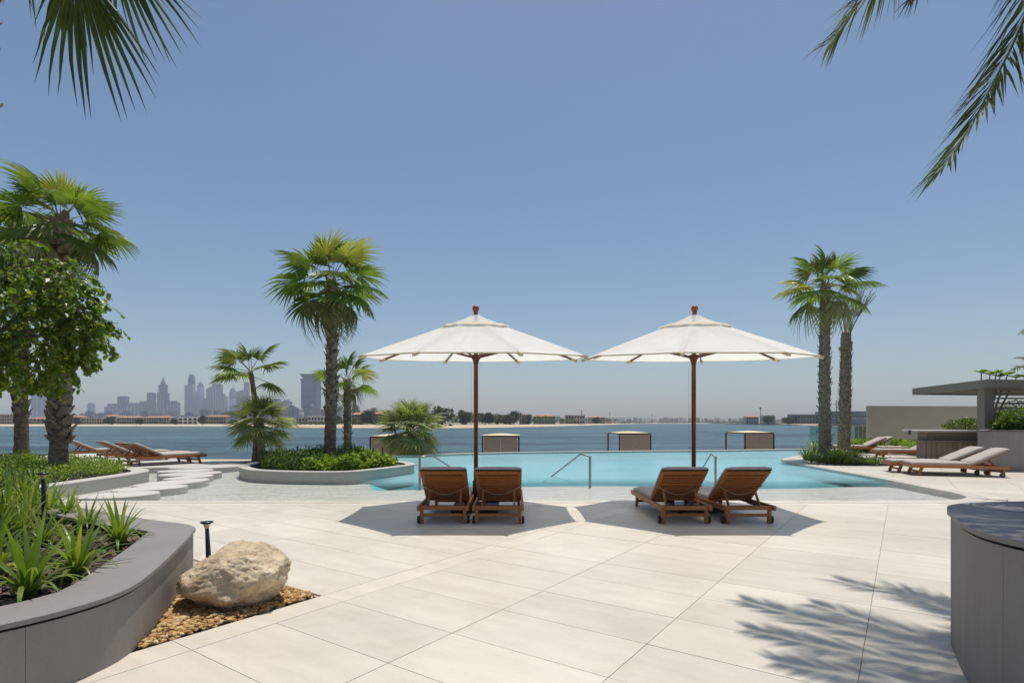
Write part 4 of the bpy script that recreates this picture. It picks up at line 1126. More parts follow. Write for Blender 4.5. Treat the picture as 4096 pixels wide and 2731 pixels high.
# ------------------------------------------------------------------ sun lounger (head end with wheels at local -Y)
def build_lounger(label, group, back_deg=38, hinge=-0.30):
    t = empty('sun_lounger', (0, 0, 0), 0, label, 'sun lounger', group)
    W = 0.70; hw = W / 2
    for s in (-1, 1):
        mb = MB(); mb.bar((s * (hw + 0.012), -1.03, 0.235), (s * (hw + 0.012), 0.98, 0.235), 0.040, 0.074); bevel(mb.build('side_rail', 'teak', t), 0.006)
        mb = MB(); mb.bar((s * (hw - 0.03), -0.93, 0.0), (s * (hw - 0.03), -0.955, 0.262), 0.048, 0.05); bevel(mb.build('leg', 'teak', t), 0.005)
        mb = MB(); mb.bar((s * (hw - 0.03), 0.80, 0.0), (s * (hw - 0.03), 0.72, 0.21), 0.045, 0.07); bevel(mb.build('leg', 'teak', t), 0.005)
        mb = MB(); c = Vector((s * (hw + 0.02), -0.90, 0.055)); mb.tube([c - Vector((0.018, 0, 0)), c + Vector((0.018, 0, 0))], 0.055, 16, False)
        wh = mb.build('wheel', 'black', t)
        mb = MB(); mb.tube([c - Vector((0.021, 0, 0)), c + Vector((0.021, 0, 0))], 0.018, 10, False); mb.build('wheel_hub', 'steel', wh)
    mb = MB(); mb.box((0, -0.965, 0.235), (W - 0.012, 0.03, 0.06)); bevel(mb.build('end_rail', 'teak', t), 0.005)
    mb = MB(); mb.box((0, 0.965, 0.235), (W - 0.012, 0.03, 0.06)); bevel(mb.build('end_rail', 'teak', t), 0.005)
    mb = MB(); mb.box((0, -0.95, 0.125), (W - 0.11, 0.022, 0.048)); bevel(mb.build('stretcher', 'teak', t), 0.004)
    mb = MB(); mb.box((0, 0.765, 0.10), (W - 0.11, 0.022, 0.048)); bevel(mb.build('stretcher', 'teak', t), 0.004)
    # seat slats
    for i in range(13):
        y = hinge + 0.06 + i * 0.094
        mb = MB(); mb.box((0, y, 0.256), (W - 0.02, 0.066, 0.016)); mb.build('slat', 'teak', t)
    # dark tray rails below the backrest
    for s in (-1, 1):
        mb = MB(); mb.bar((s * (hw - 0.05), -0.94, 0.222), (s * (hw - 0.05), hinge, 0.222), 0.03, 0.03); mb.build('inner_rail', 'darkwood', t)
    a = R(back_deg); L = 0.83
    org = Vector((0, hinge, 0.262)); dy = Vector((0, -math.cos(a), math.sin(a))); up = Vector((0, math.sin(a), math.cos(a)))
    def B(x, s_, h): return org + Vector((x, 0, 0)) + dy * s_ + up * h
    rotm = Matrix((Vector((1, 0, 0)), dy, Vector((1, 0, 0)).cross(dy))).transposed()
    for s in (-1, 1):
        mb = MB(); mb.bar(B(s * (hw - 0.035), 0, 0), B(s * (hw - 0.035), L, 0), 0.05, 0.03, up); bevel(mb.build('back_frame', 'teak', t), 0.004)
    mb = MB(); mb.bar(B(-hw + 0.06, L - 0.035, 0), B(hw - 0.06, L - 0.035, 0), 0.07, 0.03, up); bevel(mb.build('back_frame', 'teak', t), 0.004)
    for i in range(10):
        mb = MB(); s_ = 0.05 + i * 0.071; mb.bar(B(-hw + 0.06, s_, 0.002), B(hw - 0.06, s_, 0.002), 0.046, 0.020, up); mb.build('back_slat', 'teak', t)
    # props
    for s in (-1, 1):
        p0 = B(s * (hw - 0.11), 0.40, -0.02); p1 = Vector((s * (hw - 0.11), hinge - 0.52, 0.235))
        mb = MB(); mb.bar(p0, p1, 0.028, 0.035); bevel(mb.build('prop', 'teak', t), 0.003)
    mb = MB(); mb.bar(Vector((-hw + 0.06, hinge - 0.52, 0.235)), Vector((hw - 0.06, hinge - 0.52, 0.235)), 0.03, 0.03); mb.build('prop_bar', 'darkwood', t)
    # hanging mattress strap behind the backrest
    mb = MB(); n_ = 12; vs = []
    for i in range(n_ + 1):
        u = i / n_; x = (-hw - 0.004) + (W + 0.008) * u; sag = 0.10 * math.sin(math.pi * u) + 0.02 * math.sin(math.pi * u) ** 4
        c = B(x, 0.47 - sag * 0.9, -0.022 - 0.10 * math.sin(math.pi * u))
        vs += [c + dy * 0.012, c - dy * 0.012]
    mb.add(vs, [(2 * i, 2 * i + 1, 2 * i + 3, 2 * i + 2) for i in range(n_)], True)
    o = mb.build('strap', 'strap', t); so_ = o.modifiers.new('thick', 'SOLIDIFY'); so_.thickness = 0.003
    # mattress: seat and back
    def pad(pts_lo, pts_hi):
        pass
    hwm = hw - 0.005; th = 0.074
    seat = MB(); nx = 8
    def slab(mb, f, L0, L1, nn):
        """f(x, s, h) -> point; soft pillow profile"""
        vs = []; prof = []
        for j in range(nn + 1):
            s_ = L0 + (L1 - L0) * j / nn; e = min(j, nn - j) / nn
            hh = th * (1 if e > 0.02 else 0.62)
            row = []
            for k in range(nx + 1):
                x = -hwm + 2 * hwm * k / nx; ex = 1 if 0 < k < nx else 0.62
                row.append(f(x, s_, 0.012 + hh * ex * (1 + 0.04 * math.sin(j * 1.7 + k))))
            prof.append(row)
        for row in prof: vs += row
        nb = len(vs)
        for j in (0, nn):
            s_ = L0 + (L1 - L0) * j / nn
            for k in range(nx + 1): vs.append(f(-hwm + 2 * hwm * k / nx, s_, 0.012))
        fs = []
        for j in range(nn):
            for k in range(nx): a_ = j * (nx + 1) + k; fs.append((a_, a_ + 1, a_ + nx + 2, a_ + nx + 1))
        mb.add(vs, fs, True)
        lo = []
        side = []
        for (ji, sg) in ((0, 1), (nn, -1)):
            base = nb + (0 if ji == 0 else nx + 1)
            for k in range(nx):
                q = (ji * (nx + 1) + k, base + k, base + k + 1, ji * (nx + 1) + k + 1)
                side.append(q if sg > 0 else q[::-1])
        mb.f += side; mb.sm += [False] * len(side)
        # long sides and underside
        b = len(mb.v); 
        for kx in (0, nx):
            x = -hwm + 2 * hwm * kx / nx
            for j in range(nn + 1): mb.v.append(tuple(f(x, L0 + (L1 - L0) * j / nn, 0.012)))
            st = b + (0 if kx == 0 else nn + 1)
            for j in range(nn):
                a_ = j * (nx + 1) + kx; c_ = (j + 1) * (nx + 1) + kx
                q = (a_, c_, st + j + 1, st + j); mb.f.append(q if kx == 0 else q[::-1]); mb.sm.append(False)
        for j in range(nn):
            mb.f.append((b + j, b + j + 1, b + nn + 2 + j, b + nn + 1 + j)); mb.sm.append(False)
    slab(seat, lambda x, s_, h: Vector((x, hinge + 0.0 + s_, 0.262 + h)), 0.0, 1.24, 14)
    seat.build('mattress', 'fabric', t)
    bk = MB(); slab(bk, lambda x, s_, h: B(x, s_, h + 0.004), 0.0, L + 0.035, 10)
    bo = bk.build('back_cushion', 'fabric', t); bo.data.materials.append(M['gap'])
    for pf in bo.data.polygons[-10:]: pf.material_index = 1  # underside painted near-black, standing in for shade between the back slats
    mb = MB()
    mb.bar(B(-hwm, L + 0.036, 0.018), B(hwm, L + 0.036, 0.018), 0.008, 0.012, up); mb.build('piping', 'edge', bo)
    mb = MB()
    for s in (-1, 1): mb.bar(B(s * (hwm + 0.002), 0.02, 0.018), B(s * (hwm + 0.002), L + 0.03, 0.018), 0.006, 0.010, up)
    tag(mb.build('piping', 'edge', bo), kind='stuff')
    return t
FG = 'teak loungers below the white umbrellas'
proto = build_lounger('teak lounger leftmost of the four below the umbrellas, left of the first pole', FG)
register(proto)
proto.location = (-1.03, 9.23, 0); proto.rotation_euler = (0, 0, R(0.5))
LO = [((-0.20, 9.23, 0), R(-0.3), 'teak lounger just right of the left umbrella pole, below the umbrellas', FG, 1),
      ((2.56, 9.22, 0), R(0.3), 'teak lounger left in the pair at the right umbrella, its seat cushion showing', FG, 1),
      ((3.46, 9.22, 0), R(3.0), 'teak lounger right in the pair at the right umbrella, slightly turned', FG, 1),
      ((12.47, 15.85, 0), R(73), 'grey cushioned lounger nearest the camera on the right deck', 'loungers on the right deck', 1),
      ((12.50, 16.72, 0), R(73), 'grey cushioned lounger side by side behind the nearest one on the right deck', 'loungers on the right deck', 1),
      ((16.5, 23.5, 0), R(76), 'single lounger half hidden by the wooden bar on the right deck', 'loungers on the right deck', 1),
      ((16.9, 27.4, 0), R(80), 'lounger farthest to the left beside the beige wall, behind the ringed palm', 'loungers on the right deck', 1),
      ((17.9, 28.4, 0), R(80), 'lounger right of the leftmost one in front of the beige wall', 'loungers on the right deck', 1),
      ((18.3, 26.0, 0), R(78), 'lounger in front of the beige wall with a shrub behind its head', 'loungers on the right deck', 1),
      ((-12.1, 19.65, 0.035), R(-35), 'nearest lounger on the left platform, seen from its side with head end left', 'loungers on the left platform', 1),
      ((-12.85, 20.2, 0.035), R(-35), 'lounger right behind the nearest one on the left platform, only its foot end showing', 'loungers on the left platform', 1),
      ((-14.4, 21.4, 0.035), R(-37), 'middle lounger of the row on the left platform', 'loungers on the left platform', 1),
      ((-17.0, 23.2, 0.035), R(-38), 'leftmost and farthest lounger on the left platform', 'loungers on the left platform', 1)]
low = build_lounger(LO[3][2], LO[3][3], 26); register(low); first_low = [low]
for (loc, rz, lab, grp, s) in LO:
    c = copy_tree(proto) if grp == FG else (first_low.pop() if first_low else copy_tree(low)); c.scale = (1, 1, 1) if grp == FG else (1.14, 1.14, 1.14); c.location = loc; c.rotation_euler = (0, 0, rz); c['label'] = lab; c['group'] = grp

# ------------------------------------------------------------------ umbrellas
def build_umbrella(label):
    t = empty('umbrella', (0, 0, 0), 0, label, 'umbrella', 'white umbrellas')
    r = 1.95; Zr = 2.62; Za = 3.36
    TM = Matrix.Translation((0, 0, 2.75)) @ Matrix.Rotation(R(4.3), 4, 'X') @ Matrix.Translation((0, 0, -2.75))
    ang = [R(22.5 + 45 * k) for k in range(8)]
    def cp(rad, k, sag, z): return TM @ Vector((rad * math.cos(ang[k % 8]), rad * math.sin(ang[k % 8]), z))
    slope = lambda rad: 3.15 + (Zr - 3.15) * (rad - 0.50) / (r - 0.50)
    # canopy: radial rows, each panel sags a little between the ribs
    mb = MB(); rows = [0.47, 0.6, 0.9, 1.2, 1.5, 1.75, r]; SUB = 6
    vs = []
    for rad in rows:
        for k in range(8):
            for j in range(SUB):
                u = j / SUB
                a = Vector((rad * math.cos(ang[k]), rad * math.sin(ang[k]), 0)); b = Vector((rad * math.cos(ang[(k + 1) % 8]), rad * math.sin(ang[(k + 1) % 8]), 0))
                q = a.lerp(b, u); q *= 1 - 0.012 * math.sin(math.pi * u) * (rad / r) ** 3; q.z = slope(rad) - 0.028 * math.sin(math.pi * u) * math.sin(math.pi * (rad - 0.45) / 1.7)
                vs.append(TM @ q)
    n_ = 8 * SUB; fs = []
    for i in range(len(rows) - 1):
        for k in range(n_): fs.append((i * n_ + k, (i + 1) * n_ + k, (i + 1) * n_ + (k + 1) % n_, i * n_ + (k + 1) % n_))
    mb.add(vs, fs); o = mb.build('canopy', 'canopy', t); so_ = o.modifiers.new('thick', 'SOLIDIFY'); so_.thickness = 0.004; so_.offset = -1
    # hem band
    mb = MB(); vs = []
    for k in range(8):
        for j in range(SUB):
            u = j / SUB; a = Vector((r * math.cos(ang[k]), r * math.sin(ang[k]), 0)); b = Vector((r * math.cos(ang[(k + 1) % 8]), r * math.sin(ang[(k + 1) % 8]), 0))
            q = a.lerp(b, u); q *= 1 - 0.012 * math.sin(math.pi * u); q.z = Zr; vs += [TM @ (q * 1.001), TM @ Vector((q.x * 0.997, q.y * 0.997, Zr - 0.016))]
    fs = [(2 * k, 2 * k + 1, (2 * k + 3) % (2 * n_), (2 * k + 2) % (2 * n_)) for k in range(n_)]
    mb.add(vs, fs); mb.build('hem', 'cream', o)
    # vent cap with scalloped lifted edge
    mb = MB(); vs = []; S2 = 10; rr_ = [0.03, 0.2, 0.4, 0.62, 0.625]; zz = [Za, Za - 0.085, Za - 0.165, Za - 0.225, Za - 0.262]
    n2 = 8 * S2
    for i, rad in enumerate(rr_):
        for k in range(8):
            for j in range(S2):
                u = j / S2; a = Vector((rad * math.cos(ang[k]), rad * math.sin(ang[k]), 0)); b = Vector((rad * math.cos(ang[(k + 1) % 8]), rad * math.sin(ang[(k + 1) % 8]), 0))
                q = a.lerp(b, u); q.z = zz[i]
                if i >= 3: q.z += 0.030 * abs(math.sin(math.pi * u * 2)) * (1 if i == 4 else 0.4) * (0.6 + 0.8 * ((k * 37) % 5) / 5)
                vs.append(TM @ q)
    fs = []
    for i in range(4):
        for k in range(n2): fs.append((i * n2 + k, (i + 1) * n2 + k, (i + 1) * n2 + (k + 1) % n2, i * n2 + (k + 1) % n2))
    mb.add(vs, fs); mb.build('vent_cap', 'canopy', t)
    mb = MB(); vs = []; rv = [(0.60, -0.262), (0.50, -0.208)]
    for (rad, dz) in rv:
        for k in range(8):
            for j in range(S2):
                u = j / S2; a = Vector((rad * math.cos(ang[k]), rad * math.sin(ang[k]), 0)); b = Vector((rad * math.cos(ang[(k + 1) % 8]), rad * math.sin(ang[(k + 1) % 8]), 0))
                q = a.lerp(b, u); q.z = Za + dz + 0.03; vs.append(TM @ q)
    mb.add(vs, [(k, (k + 1) % n2, n2 + (k + 1) % n2, n2 + k) for k in range(n2)]); mb.build('vent_lining', 'cream', t)
    for k in range(8):
        a = cp(0.07, k, 0, 3.17); b = cp(r * 1.005, k, 0, Zr - 0.028)
        mb = MB(); mb.bar(a, b, 0.022, 0.034); rb = mb.build('rib', 'darkwood', t)
        d = (b - a).normalized(); mb = MB(); mb.bar(b - d * 0.10, b + d * 0.02, 0.05, 0.048); mb.build('rib_pocket', 'cream', rb)
        s0 = TM @ Vector((0.06 * math.cos(ang[k]), 0.06 * math.sin(ang[k]), 2.62)); mid = TM @ Vector((0.45 * math.cos(ang[k]), 0.45 * math.sin(ang[k]), 2.80)); s1 = a.lerp(b, 0.50) - Vector((0, 0, 0.02))
        mb = MB(); mb.bar(s0, s1, 0.02, 0.032); mb.build('strut', 'darkwood', t)
    mb = MB(); mb.lathe([(0.038, 0.0), (0.038, 2.2), (0.036, 3.33)], n=20); mb.build('pole', 'darkwood', t)
    mb = MB(); mb.lathe([(0.040, 2.50), (0.052, 2.56), (0.085, 2.62), (0.085, 2.66), (0.04, 2.67)], n=20); mb.build('runner_hub', 'darkwood', t)
    mb = MB(); mb.lathe([(0.10, 3.12), (0.10, 3.18), (0.04, 3.20)], n=16); mb.build('top_hub', 'darkwood', t)
    tp_ = TM @ Vector((0, 0, Za))
    mb = MB(); pr = [(0.036, -0.02), (0.036, 0.025), (0.042, 0.04)] + [(0.060 * math.sin(q), 0.095 - 0.060 * math.cos(q)) for q in [R(40 + 20 * i) for i in range(7)]] + [(0.004, 0.155)]
    mb.lathe(pr, tp_, 20); mb.build('finial', 'redwood', t)
    mb = MB(); mb.tube([(-0.085, 0, 2.47), (-0.085, 0, 1.1), (-0.06, 0, 0.9)], 0.0028, 5); mb.build('cord', 'taupe', t)
    mb = MB(); mb.lathe([(0.058, 0.0), (0.058, 0.48), (0.05, 0.50)], n=16); bs = mb.build('base_sleeve', 'iron', t)
    mb = MB(); mb.box((0, 0, 0.045), (0.78, 0.78, 0.08)); bevel(mb.build('base_plate', 'iron', t), 0.01)
    return t
u1 = build_umbrella('white wooden umbrella on the left, over the first pair of loungers'); register(u1)
u1.location = (-0.622, 9.62, 0)
u2 = copy_tree(u1); u2.location = (3.135, 9.62, 0); u2['label'] = 'white wooden umbrella on the right, nearer the tall right palm'

# ------------------------------------------------------------------ pool handrails
def handrail(px, pyb, pxe, pye, lab, zt=0.64):
    b = G(px, pyb, WZ); e = G(pxe, pye, WZ); h = e - b
    t = empty('handrail', (b.x, b.y, -0.3), 0, lab, 'handrail', 'steel pool handrails')
    top = b + h * 0.22; z = lambda q, zz: Vector((q.x - b.x, q.y - b.y, zz + 0.3))
    mb = MB(); mb.bar(z(b, -0.3), z(b, zt), 0.05, 0.05, (h.x, h.y, 0)); bevel(mb.build('post', 'steel', t), 0.006)
    e2 = b + h * 1.25
    d1 = MB(); d1.tube([z(b, zt - 0.01), z(top, zt + 0.03), z(e, WZ), z(e2, WZ - 0.22)], 0.021, 10); d1.build('rail', 'steel', t)
    return t
handrail(1679, 1943, 1860, 1905, 'steel handrail nearest the island planter, partly hidden by the first lounger')
handrail(2360, 1937, 2206, 1905, 'steel handrail in the middle of the pool between the two umbrella poles')
handrail(2862, 1937, 2790, 1905, 'steel handrail just right of the right umbrella pole')

# ------------------------------------------------------------------ cabanas on the lower terrace
def cabana(px, Y_, wd, dp_, h, rot, label, open_left=True):
    t = empty('cabana', (X(px, Y_), Y_, -1.6), R(rot), label, 'cabana', 'square daybed cabanas beyond the pool')
    zt = h; q = 0.055
    for (x, y) in ((0, 0), (wd, 0), (0, dp_), (wd, dp_)):
        mb = MB(); mb.box((x, y, zt / 2), (q * 1.6, q * 1.6, zt)); mb.build('post', 'darkwood', t)
    for (a, b) in (((0, 0), (wd, 0)), ((0, dp_), (wd, dp_)), ((0, 0), (0, dp_)), ((wd, 0), (wd, dp_))):
        mb = MB(); mb.bar((a[0], a[1], zt + 0.04), (b[0], b[1], zt + 0.04), 0.08, 0.075); mb.build('beam', 'darkwood', t)
    for i in range(2):
        mb = MB(); mb.box((wd * (0.27 + 0.46 * i), 0.0, zt / 2 + 0.02), (wd * 0.455 - 0.01, 0.03, zt - 0.04)); mb.build('back_panel', 'taupe', t)
    mb = MB(); n_ = 6; vs = []
    for i in range(n_ + 1):
        for j in range(n_ + 1):
            vs.append((-0.05 + (wd + 0.1) * i / n_, -0.05 + (dp_ + 0.1) * j / n_, zt + 0.085 + 0.10 * math.sin(math.pi * i / n_) * math.sin(math.pi * j / n_)))
    mb.add(vs, [(i * (n_ + 1) + j, (i + 1) * (n_ + 1) + j, (i + 1) * (n_ + 1) + j + 1, i * (n_ + 1) + j + 1) for i in range(n_) for j in range(n_)], True)
    mb.build('roof_cloth', 'cream', t)
    mb = MB(); mb.box((wd / 2, dp_ / 2, 0.25), (wd - 0.3, dp_ - 0.3, 0.42)); bevel(mb.build('daybed', 'fabric', t), 0.04)
    return t
cabana(1482, 31.0, 2.10, 2.2, 2.26, -2, 'cabana farthest left, its panel half hidden by the spiky round palm')
cabana(1930, 32.0, 2.08, 2.2, 2.27, -1, 'cabana between the left umbrella pole and the middle handrail')
cabana(2478, 36.5, 2.08, 2.9, 2.32, 5, 'cabana left of the right umbrella pole with an open dark wooden side')
cabana(2980, 38.5, 2.05, 2.9, 2.32, 4, 'cabana farthest right, standing between the right umbrella and the tall palm')

# ------------------------------------------------------------------ path lights
def path_light(loc, h, lab, slant=0.0, cap=True, grp='slim black path lights'):
    t = empty('path_light', loc, 0, lab, 'path light', grp)
    mb = MB(); mb.tube([(0, 0, 0), (-slant * 0.5, 0, h * 0.5), (-slant, 0, h - 0.03)], [0.026, 0.023, 0.016] if cap else [0.022, 0.02, 0.02], 8, False); mb.build('post', 'iron', t)
    if cap:
        mb = MB(); mb.lathe([(0.014, -0.075), (0.030, -0.028), (0.032, -0.024)], (-slant, 0, h), 14); mb.build('reflector', 'cream', t)
        mb = MB(); mb.lathe([(0.040, -0.022), (0.058, -0.014), (0.054, -0.004), (0.02, 0.0)], (-slant, 0, h), 18); o = mb.build('lamp_cap', 'iron', t)
    return t
path_light((X(840, 5.15), 5.15, -0.01), 0.60, 'slim dark path light standing behind the boulder', 0.03)
path_light((X(180, 5.75), 5.75, 0.34), 0.645, 'slim black path light among the strap-leaved plants in the front planter', 0.02)
for i, (px, Y_, h, lab) in enumerate([(1117, 18.5, 0.62, 'thin dark path light beside the red flower on the left of the island planter'), (1189, 18.9, 0.58, 'thin path light in the middle of the island planter shrubs'),
                                (1492, 16.6, 0.66, 'dark path light post on the right part of the island planter, left of two'), (1530, 16.9, 0.66, 'dark path light post nearest the right tip of the island planter')]):
    path_light((X(px, Y_), Y_, 0.11), h, lab, 0.0, i < 2)
fl = empty('red_flower', (X(1128, 17.9), 17.9, 0.1), 0, 'single orange red bloom above the island planter shrubs', 'flower')
mb = MB(); mb.tube([(0, 0, 0), (0.01, 0, 0.42)], 0.006, 5); mb.build('stem', 'petiole', fl)
M['bloom'] = plain('orange bloom', (0.62, 0.10, 0.03), 0.6)
bm_ = []
for k in range(14):
    a = k * 2.4; bm_.append(np.array(frame((math.cos(a), math.sin(a), 0.6), (0, 0, 1), (0.01, 0, 0.42), 0.085)))
link(bpy.data.objects.new('bloom', scatter_mesh('bloom', DIA_V, DIA_F, bm_, 'bloom')), fl)

# ------------------------------------------------------------------ boulder
m, n, l, p = mat('limestone boulder')
co = coords(n, False)
a = noise_n(n, l, co, 3.2, 8, 0.68); b = noise_n(n, l, co, 12, 8, 0.75); d_ = noise_n(n, l, co, 1.3, 3)
col = ramp(n, l, a, [(0.28, (0.46, 0.33, 0.19)), (0.45, (0.62, 0.48, 0.32)), (0.60, (0.75, 0.61, 0.43)), (0.75, (0.88, 0.78, 0.61))])
col = mixc(n, l, 0.5, col, ramp(n, l, b, [(0.36, (0.5, 0.40, 0.30)), (0.5, (1, 1, 1))]), 'MULTIPLY')
l.new(col, p.inputs['Base Color']); p.inputs['Roughness'].default_value = 0.9; p.inputs['Specular IOR Level'].default_value = 0.15
l.new(bump(n, l, fmath(n, l, 'ADD', b, fmath(n, l, 'MULTIPLY', a, 1.5)), 1.0, 0.035), p.inputs['Normal'])
M['rock'] = m
bm = bmesh.new(); bmesh.ops.create_icosphere(bm, subdivisions=6, radius=1.0)
rk = random.Random(4)
def plane(nv, d): return (Vector(nv).normalized(), d)
cuts = [plane((0.0, -0.25, 1), 0.74), plane((0.75, -0.2, 0.75), 0.84), plane((-0.75, -0.1, 0.8), 0.80), plane((0.25, -1, 0.30), 0.80), plane((-0.35, -0.8, -0.75), 0.74), plane((0.8, -0.45, -0.55), 0.80),
        plane((1, 0.1, 0.1), 0.93), plane((-0.8, -0.5, -0.62), 0.78), plane((0, 1, 0.3), 0.85), plane((-0.1, -0.7, 0.85), 0.80), plane((0.35, -0.6, -0.9), 0.80), plane((0, 0, -1), 0.80), plane((0.5, -0.75, 0.6), 0.85)]
for v in bm.verts:
    q = v.co.copy()
    for (nv, d) in cuts:
        e = q.dot(nv) - d
        if e > 0: q -= nv * e * 0.92
    dirn = v.co.normalized()
    q += dirn * (0.070 * noise.fractal(q * 2.3, 1.0, 2.0, 4) + 0.030 * noise.ridged_multi_fractal(q * 4.5 + Vector((4, 1, 2)), 0.9, 2.2, 5, 1.0, 2.0) + 0.022 * noise.fractal(q * 16, 0.6, 2.1, 4) - 0.04 * max(0, noise.noise(q * 3.3 + Vector((9, 9, 9))) - 0.12))
    v.co = q
for v in bm.verts:
    x, y, z = v.co
    v.co = Vector((x * 0.435 + z * 0.02, y * 0.34, z * 0.285 - 0.03 * max(0, x) + 0.02 * x))
me = bpy.data.meshes.new('boulder'); bm.to_mesh(me); bm.free(); me.materials.append(M['rock'])
me.polygons.foreach_set('use_smooth', [True] * len(me.polygons))
bo_ = link(bpy.data.objects.new('boulder', me)); bo_.location = (-2.30, 4.60, 0.222); bo_.rotation_euler = (R(4), R(-6), R(-6))
tag(bo_, 'rough beige limestone boulder resting on the ochre gravel', 'boulder')

# ------------------------------------------------------------------ right side: wall, pergola, bar, glass, railing
mb = MB(); mb.bar((19.25, 30.2, 1.15), (28.2, 31.2, 1.15), 0.22, 2.50); bw = mb.build('back_wall', 'wall'); bevel(bw, 0.01)
tag(bw, 'long plain beige wall behind the right loungers', 'wall')
pg = empty('pergola', (17.2, 20.4, 0), 0, 'beige flat-roofed pergola with slatted underside at the right edge', 'pergola')
A = Vector((16.75, 19.6)); Bf = Vector((17.95, 25.0)); Cc = Vector((20.6, 20.2)); Dd = Vector((24.5, 25.5))
o_ = Vector((17.2, 20.4)); zt0, zt1 = 2.73, 3.02
# roof: frame beams around, louvre blades between
def RL(q): return (q.x - o_.x, q.y - o_.y)
def fascia(a, b, z0a, z1a, z0b, z1b, w_, nm='fascia'):
    d = (b - a).normalized(); nn = Vector((d.y, -d.x)) * w_
    vs = [(*RL(a), z0a), (*RL(b), z0b), (*RL(b), z1b), (*RL(a), z1a), (*RL(a - nn), z0a), (*RL(b - nn), z0b), (*RL(b - nn), z1b), (*RL(a - nn), z1a)]
    mb = MB().add(vs, [(0, 1, 2, 3), (5, 4, 7, 6), (0, 4, 5, 1), (3, 2, 6, 7), (0, 3, 7, 4), (1, 5, 6, 2)]); return mb.build(nm, 'pergola', pg)
fascia(A, Bf, 2.73, 3.02, 2.73, 3.02, -0.14); fascia(A + Vector((0.004, -0.002)), Vector((24.0, 20.9)), 2.729, 3.019, 2.729, 3.019, 0.14)
fascia(Bf, Vector((25.5, 26.2)), 2.731, 3.018, 2.731, 3.018, -0.14)
for i in range(17):
    t_ = (i + 0.7) / 17.5; a = A.lerp(Bf, t_) + Vector((0.16, 0)); b = Vector((23.8, 20.9)).lerp(Vector((25.3, 26.2)), t_)
    mb = MB(); mb.bar((*RL(a), 2.87), (*RL(b), 2.87), 0.20, 0.035, (0.0, 0.55, 1)); mb.build('louvre', 'pergola', pg)
mb = MB(); mb.box((0.02, -0.12, 1.365), (0.34, 0.34, 2.73)); bevel(mb.build('column', 'pergola', pg), 0.01)
mb = MB(); mb.box((5.9, 0.35, 1.365), (0.34, 0.34, 2.73)); mb.build('column', 'pergola', pg)
for i in range(9):
    z = 2.58 - i * 0.185; mb = MB(); mb.bar((0.24, 0.25, z), (5.7, 0.65, z), 0.05, 0.055); mb.build('screen_slat', 'pergola', pg)
# shrubs behind the slats
sb = empty('screen_shrub', (21.8, 23.4, 0), 0, 'dark green shrubs behind the pergola slats', 'shrub')
leaf_cloud('foliage', ball_pts((0, 0, 1.2), (2.2, 0.8, 1.3), 5200, 61, 0.7), 0.11, 'hedge', 0.4, sb, 0.6, None, 62)
# bar
M['barwood'] = wood('weathered bar wood', (0.17, 0.125, 0.09), (0.30, 0.235, 0.175), 0.7)
ba = empty('bar_counter', (16.8, 21.35, 0), R(-20), 'weathered wooden bar counter beside the round planter', 'bar counter')
mb = MB(); mb.box((0.55, 0.0, 1.18), (3.9, 1.3, 0.07)); bevel(mb.build('counter_top', 'step', ba), 0.012)
mb = MB(); mb.box((0.75, 0.1, 0.98), (3.3, 1.0, 0.33)); mb.build('upper_front', 'barwood', ba)
mb = MB(); mb.box((0.72, 0.0, 0.80), (3.62, 1.25, 0.045)); mb.build('shelf', 'barwood', ba)
for i in range(21):
    mb = MB(); mb.box((-0.85 + i * 0.162, -0.50, 0.385), (0.150, 0.03, 0.77)); mb.build('board', 'barwood', ba)
for i in range(8):
    mb = MB(); mb.box((-0.945, -0.42 + i * 0.125, 0.385), (0.03, 0.115, 0.77)); mb.build('board', 'barwood', ba)
mb = MB(); mb.box((0.72, 0.03, 0.38), (3.24, 0.98, 0.74)); mb.build('carcass', 'gap', ba)
mb = MB(); mb.box((-1.46, -0.45, 1.12), (0.05, 0.12, 0.18)); mb.build('end_bracket', 'iron', ba)
# glass balustrade at the right end of the pool
M['glass'], n, l, p = mat('pale green glass')
for x in list(n):
    if x.type != 'OUTPUT_MATERIAL': n.remove(x)
tb = n.new('ShaderNodeBsdfTransparent'); tb.inputs[0].default_value = (0.72, 0.88, 0.84, 1); gl = n.new('ShaderNodeBsdfGlossy'); gl.inputs[1].default_value = 0.02
mx = n.new('ShaderNodeMixShader'); mx.inputs[0].default_value = 0.12; l.new(tb.outputs[0], mx.inputs[1]); l.new(gl.outputs[0], mx.inputs[2]); l.new(mx.outputs[0], [x for x in n if x.type == 'OUTPUT_MATERIAL'][0].inputs[0])
gb = empty('glass_balustrade', (17.4, 32.6, 0), 0, 'pale green glass balustrade behind the tall right palms', 'balustrade')
for i in range(3):
    mb = MB(); mb.box((0.75 + i * 1.5, 0.0, 0.60), (1.48, 0.015, 1.22)); mb.build('glass_pane', 'glass', gb)
mb = MB(); mb.box((2.2, 0.01, 1.23), (4.6, 0.04, 0.03)); mb.build('top_rail', 'steel', gb)
fn = empty('slat_fence', (20.6, 33.5, 0), 0, 'grey slatted fence left of the beige wall behind the ringed palm', 'fence')
for i in range(7):
    mb = MB(); mb.box((0.1 + i * 0.24, 0, 0.65), (0.20, 0.04, 1.25)); mb.build('slat', 'trunkgrey', fn)
mb = MB(); mb.box((0.8, 0.03, 1.32), (1.9, 0.08, 0.08)); mb.build('top_rail', 'wall', fn)
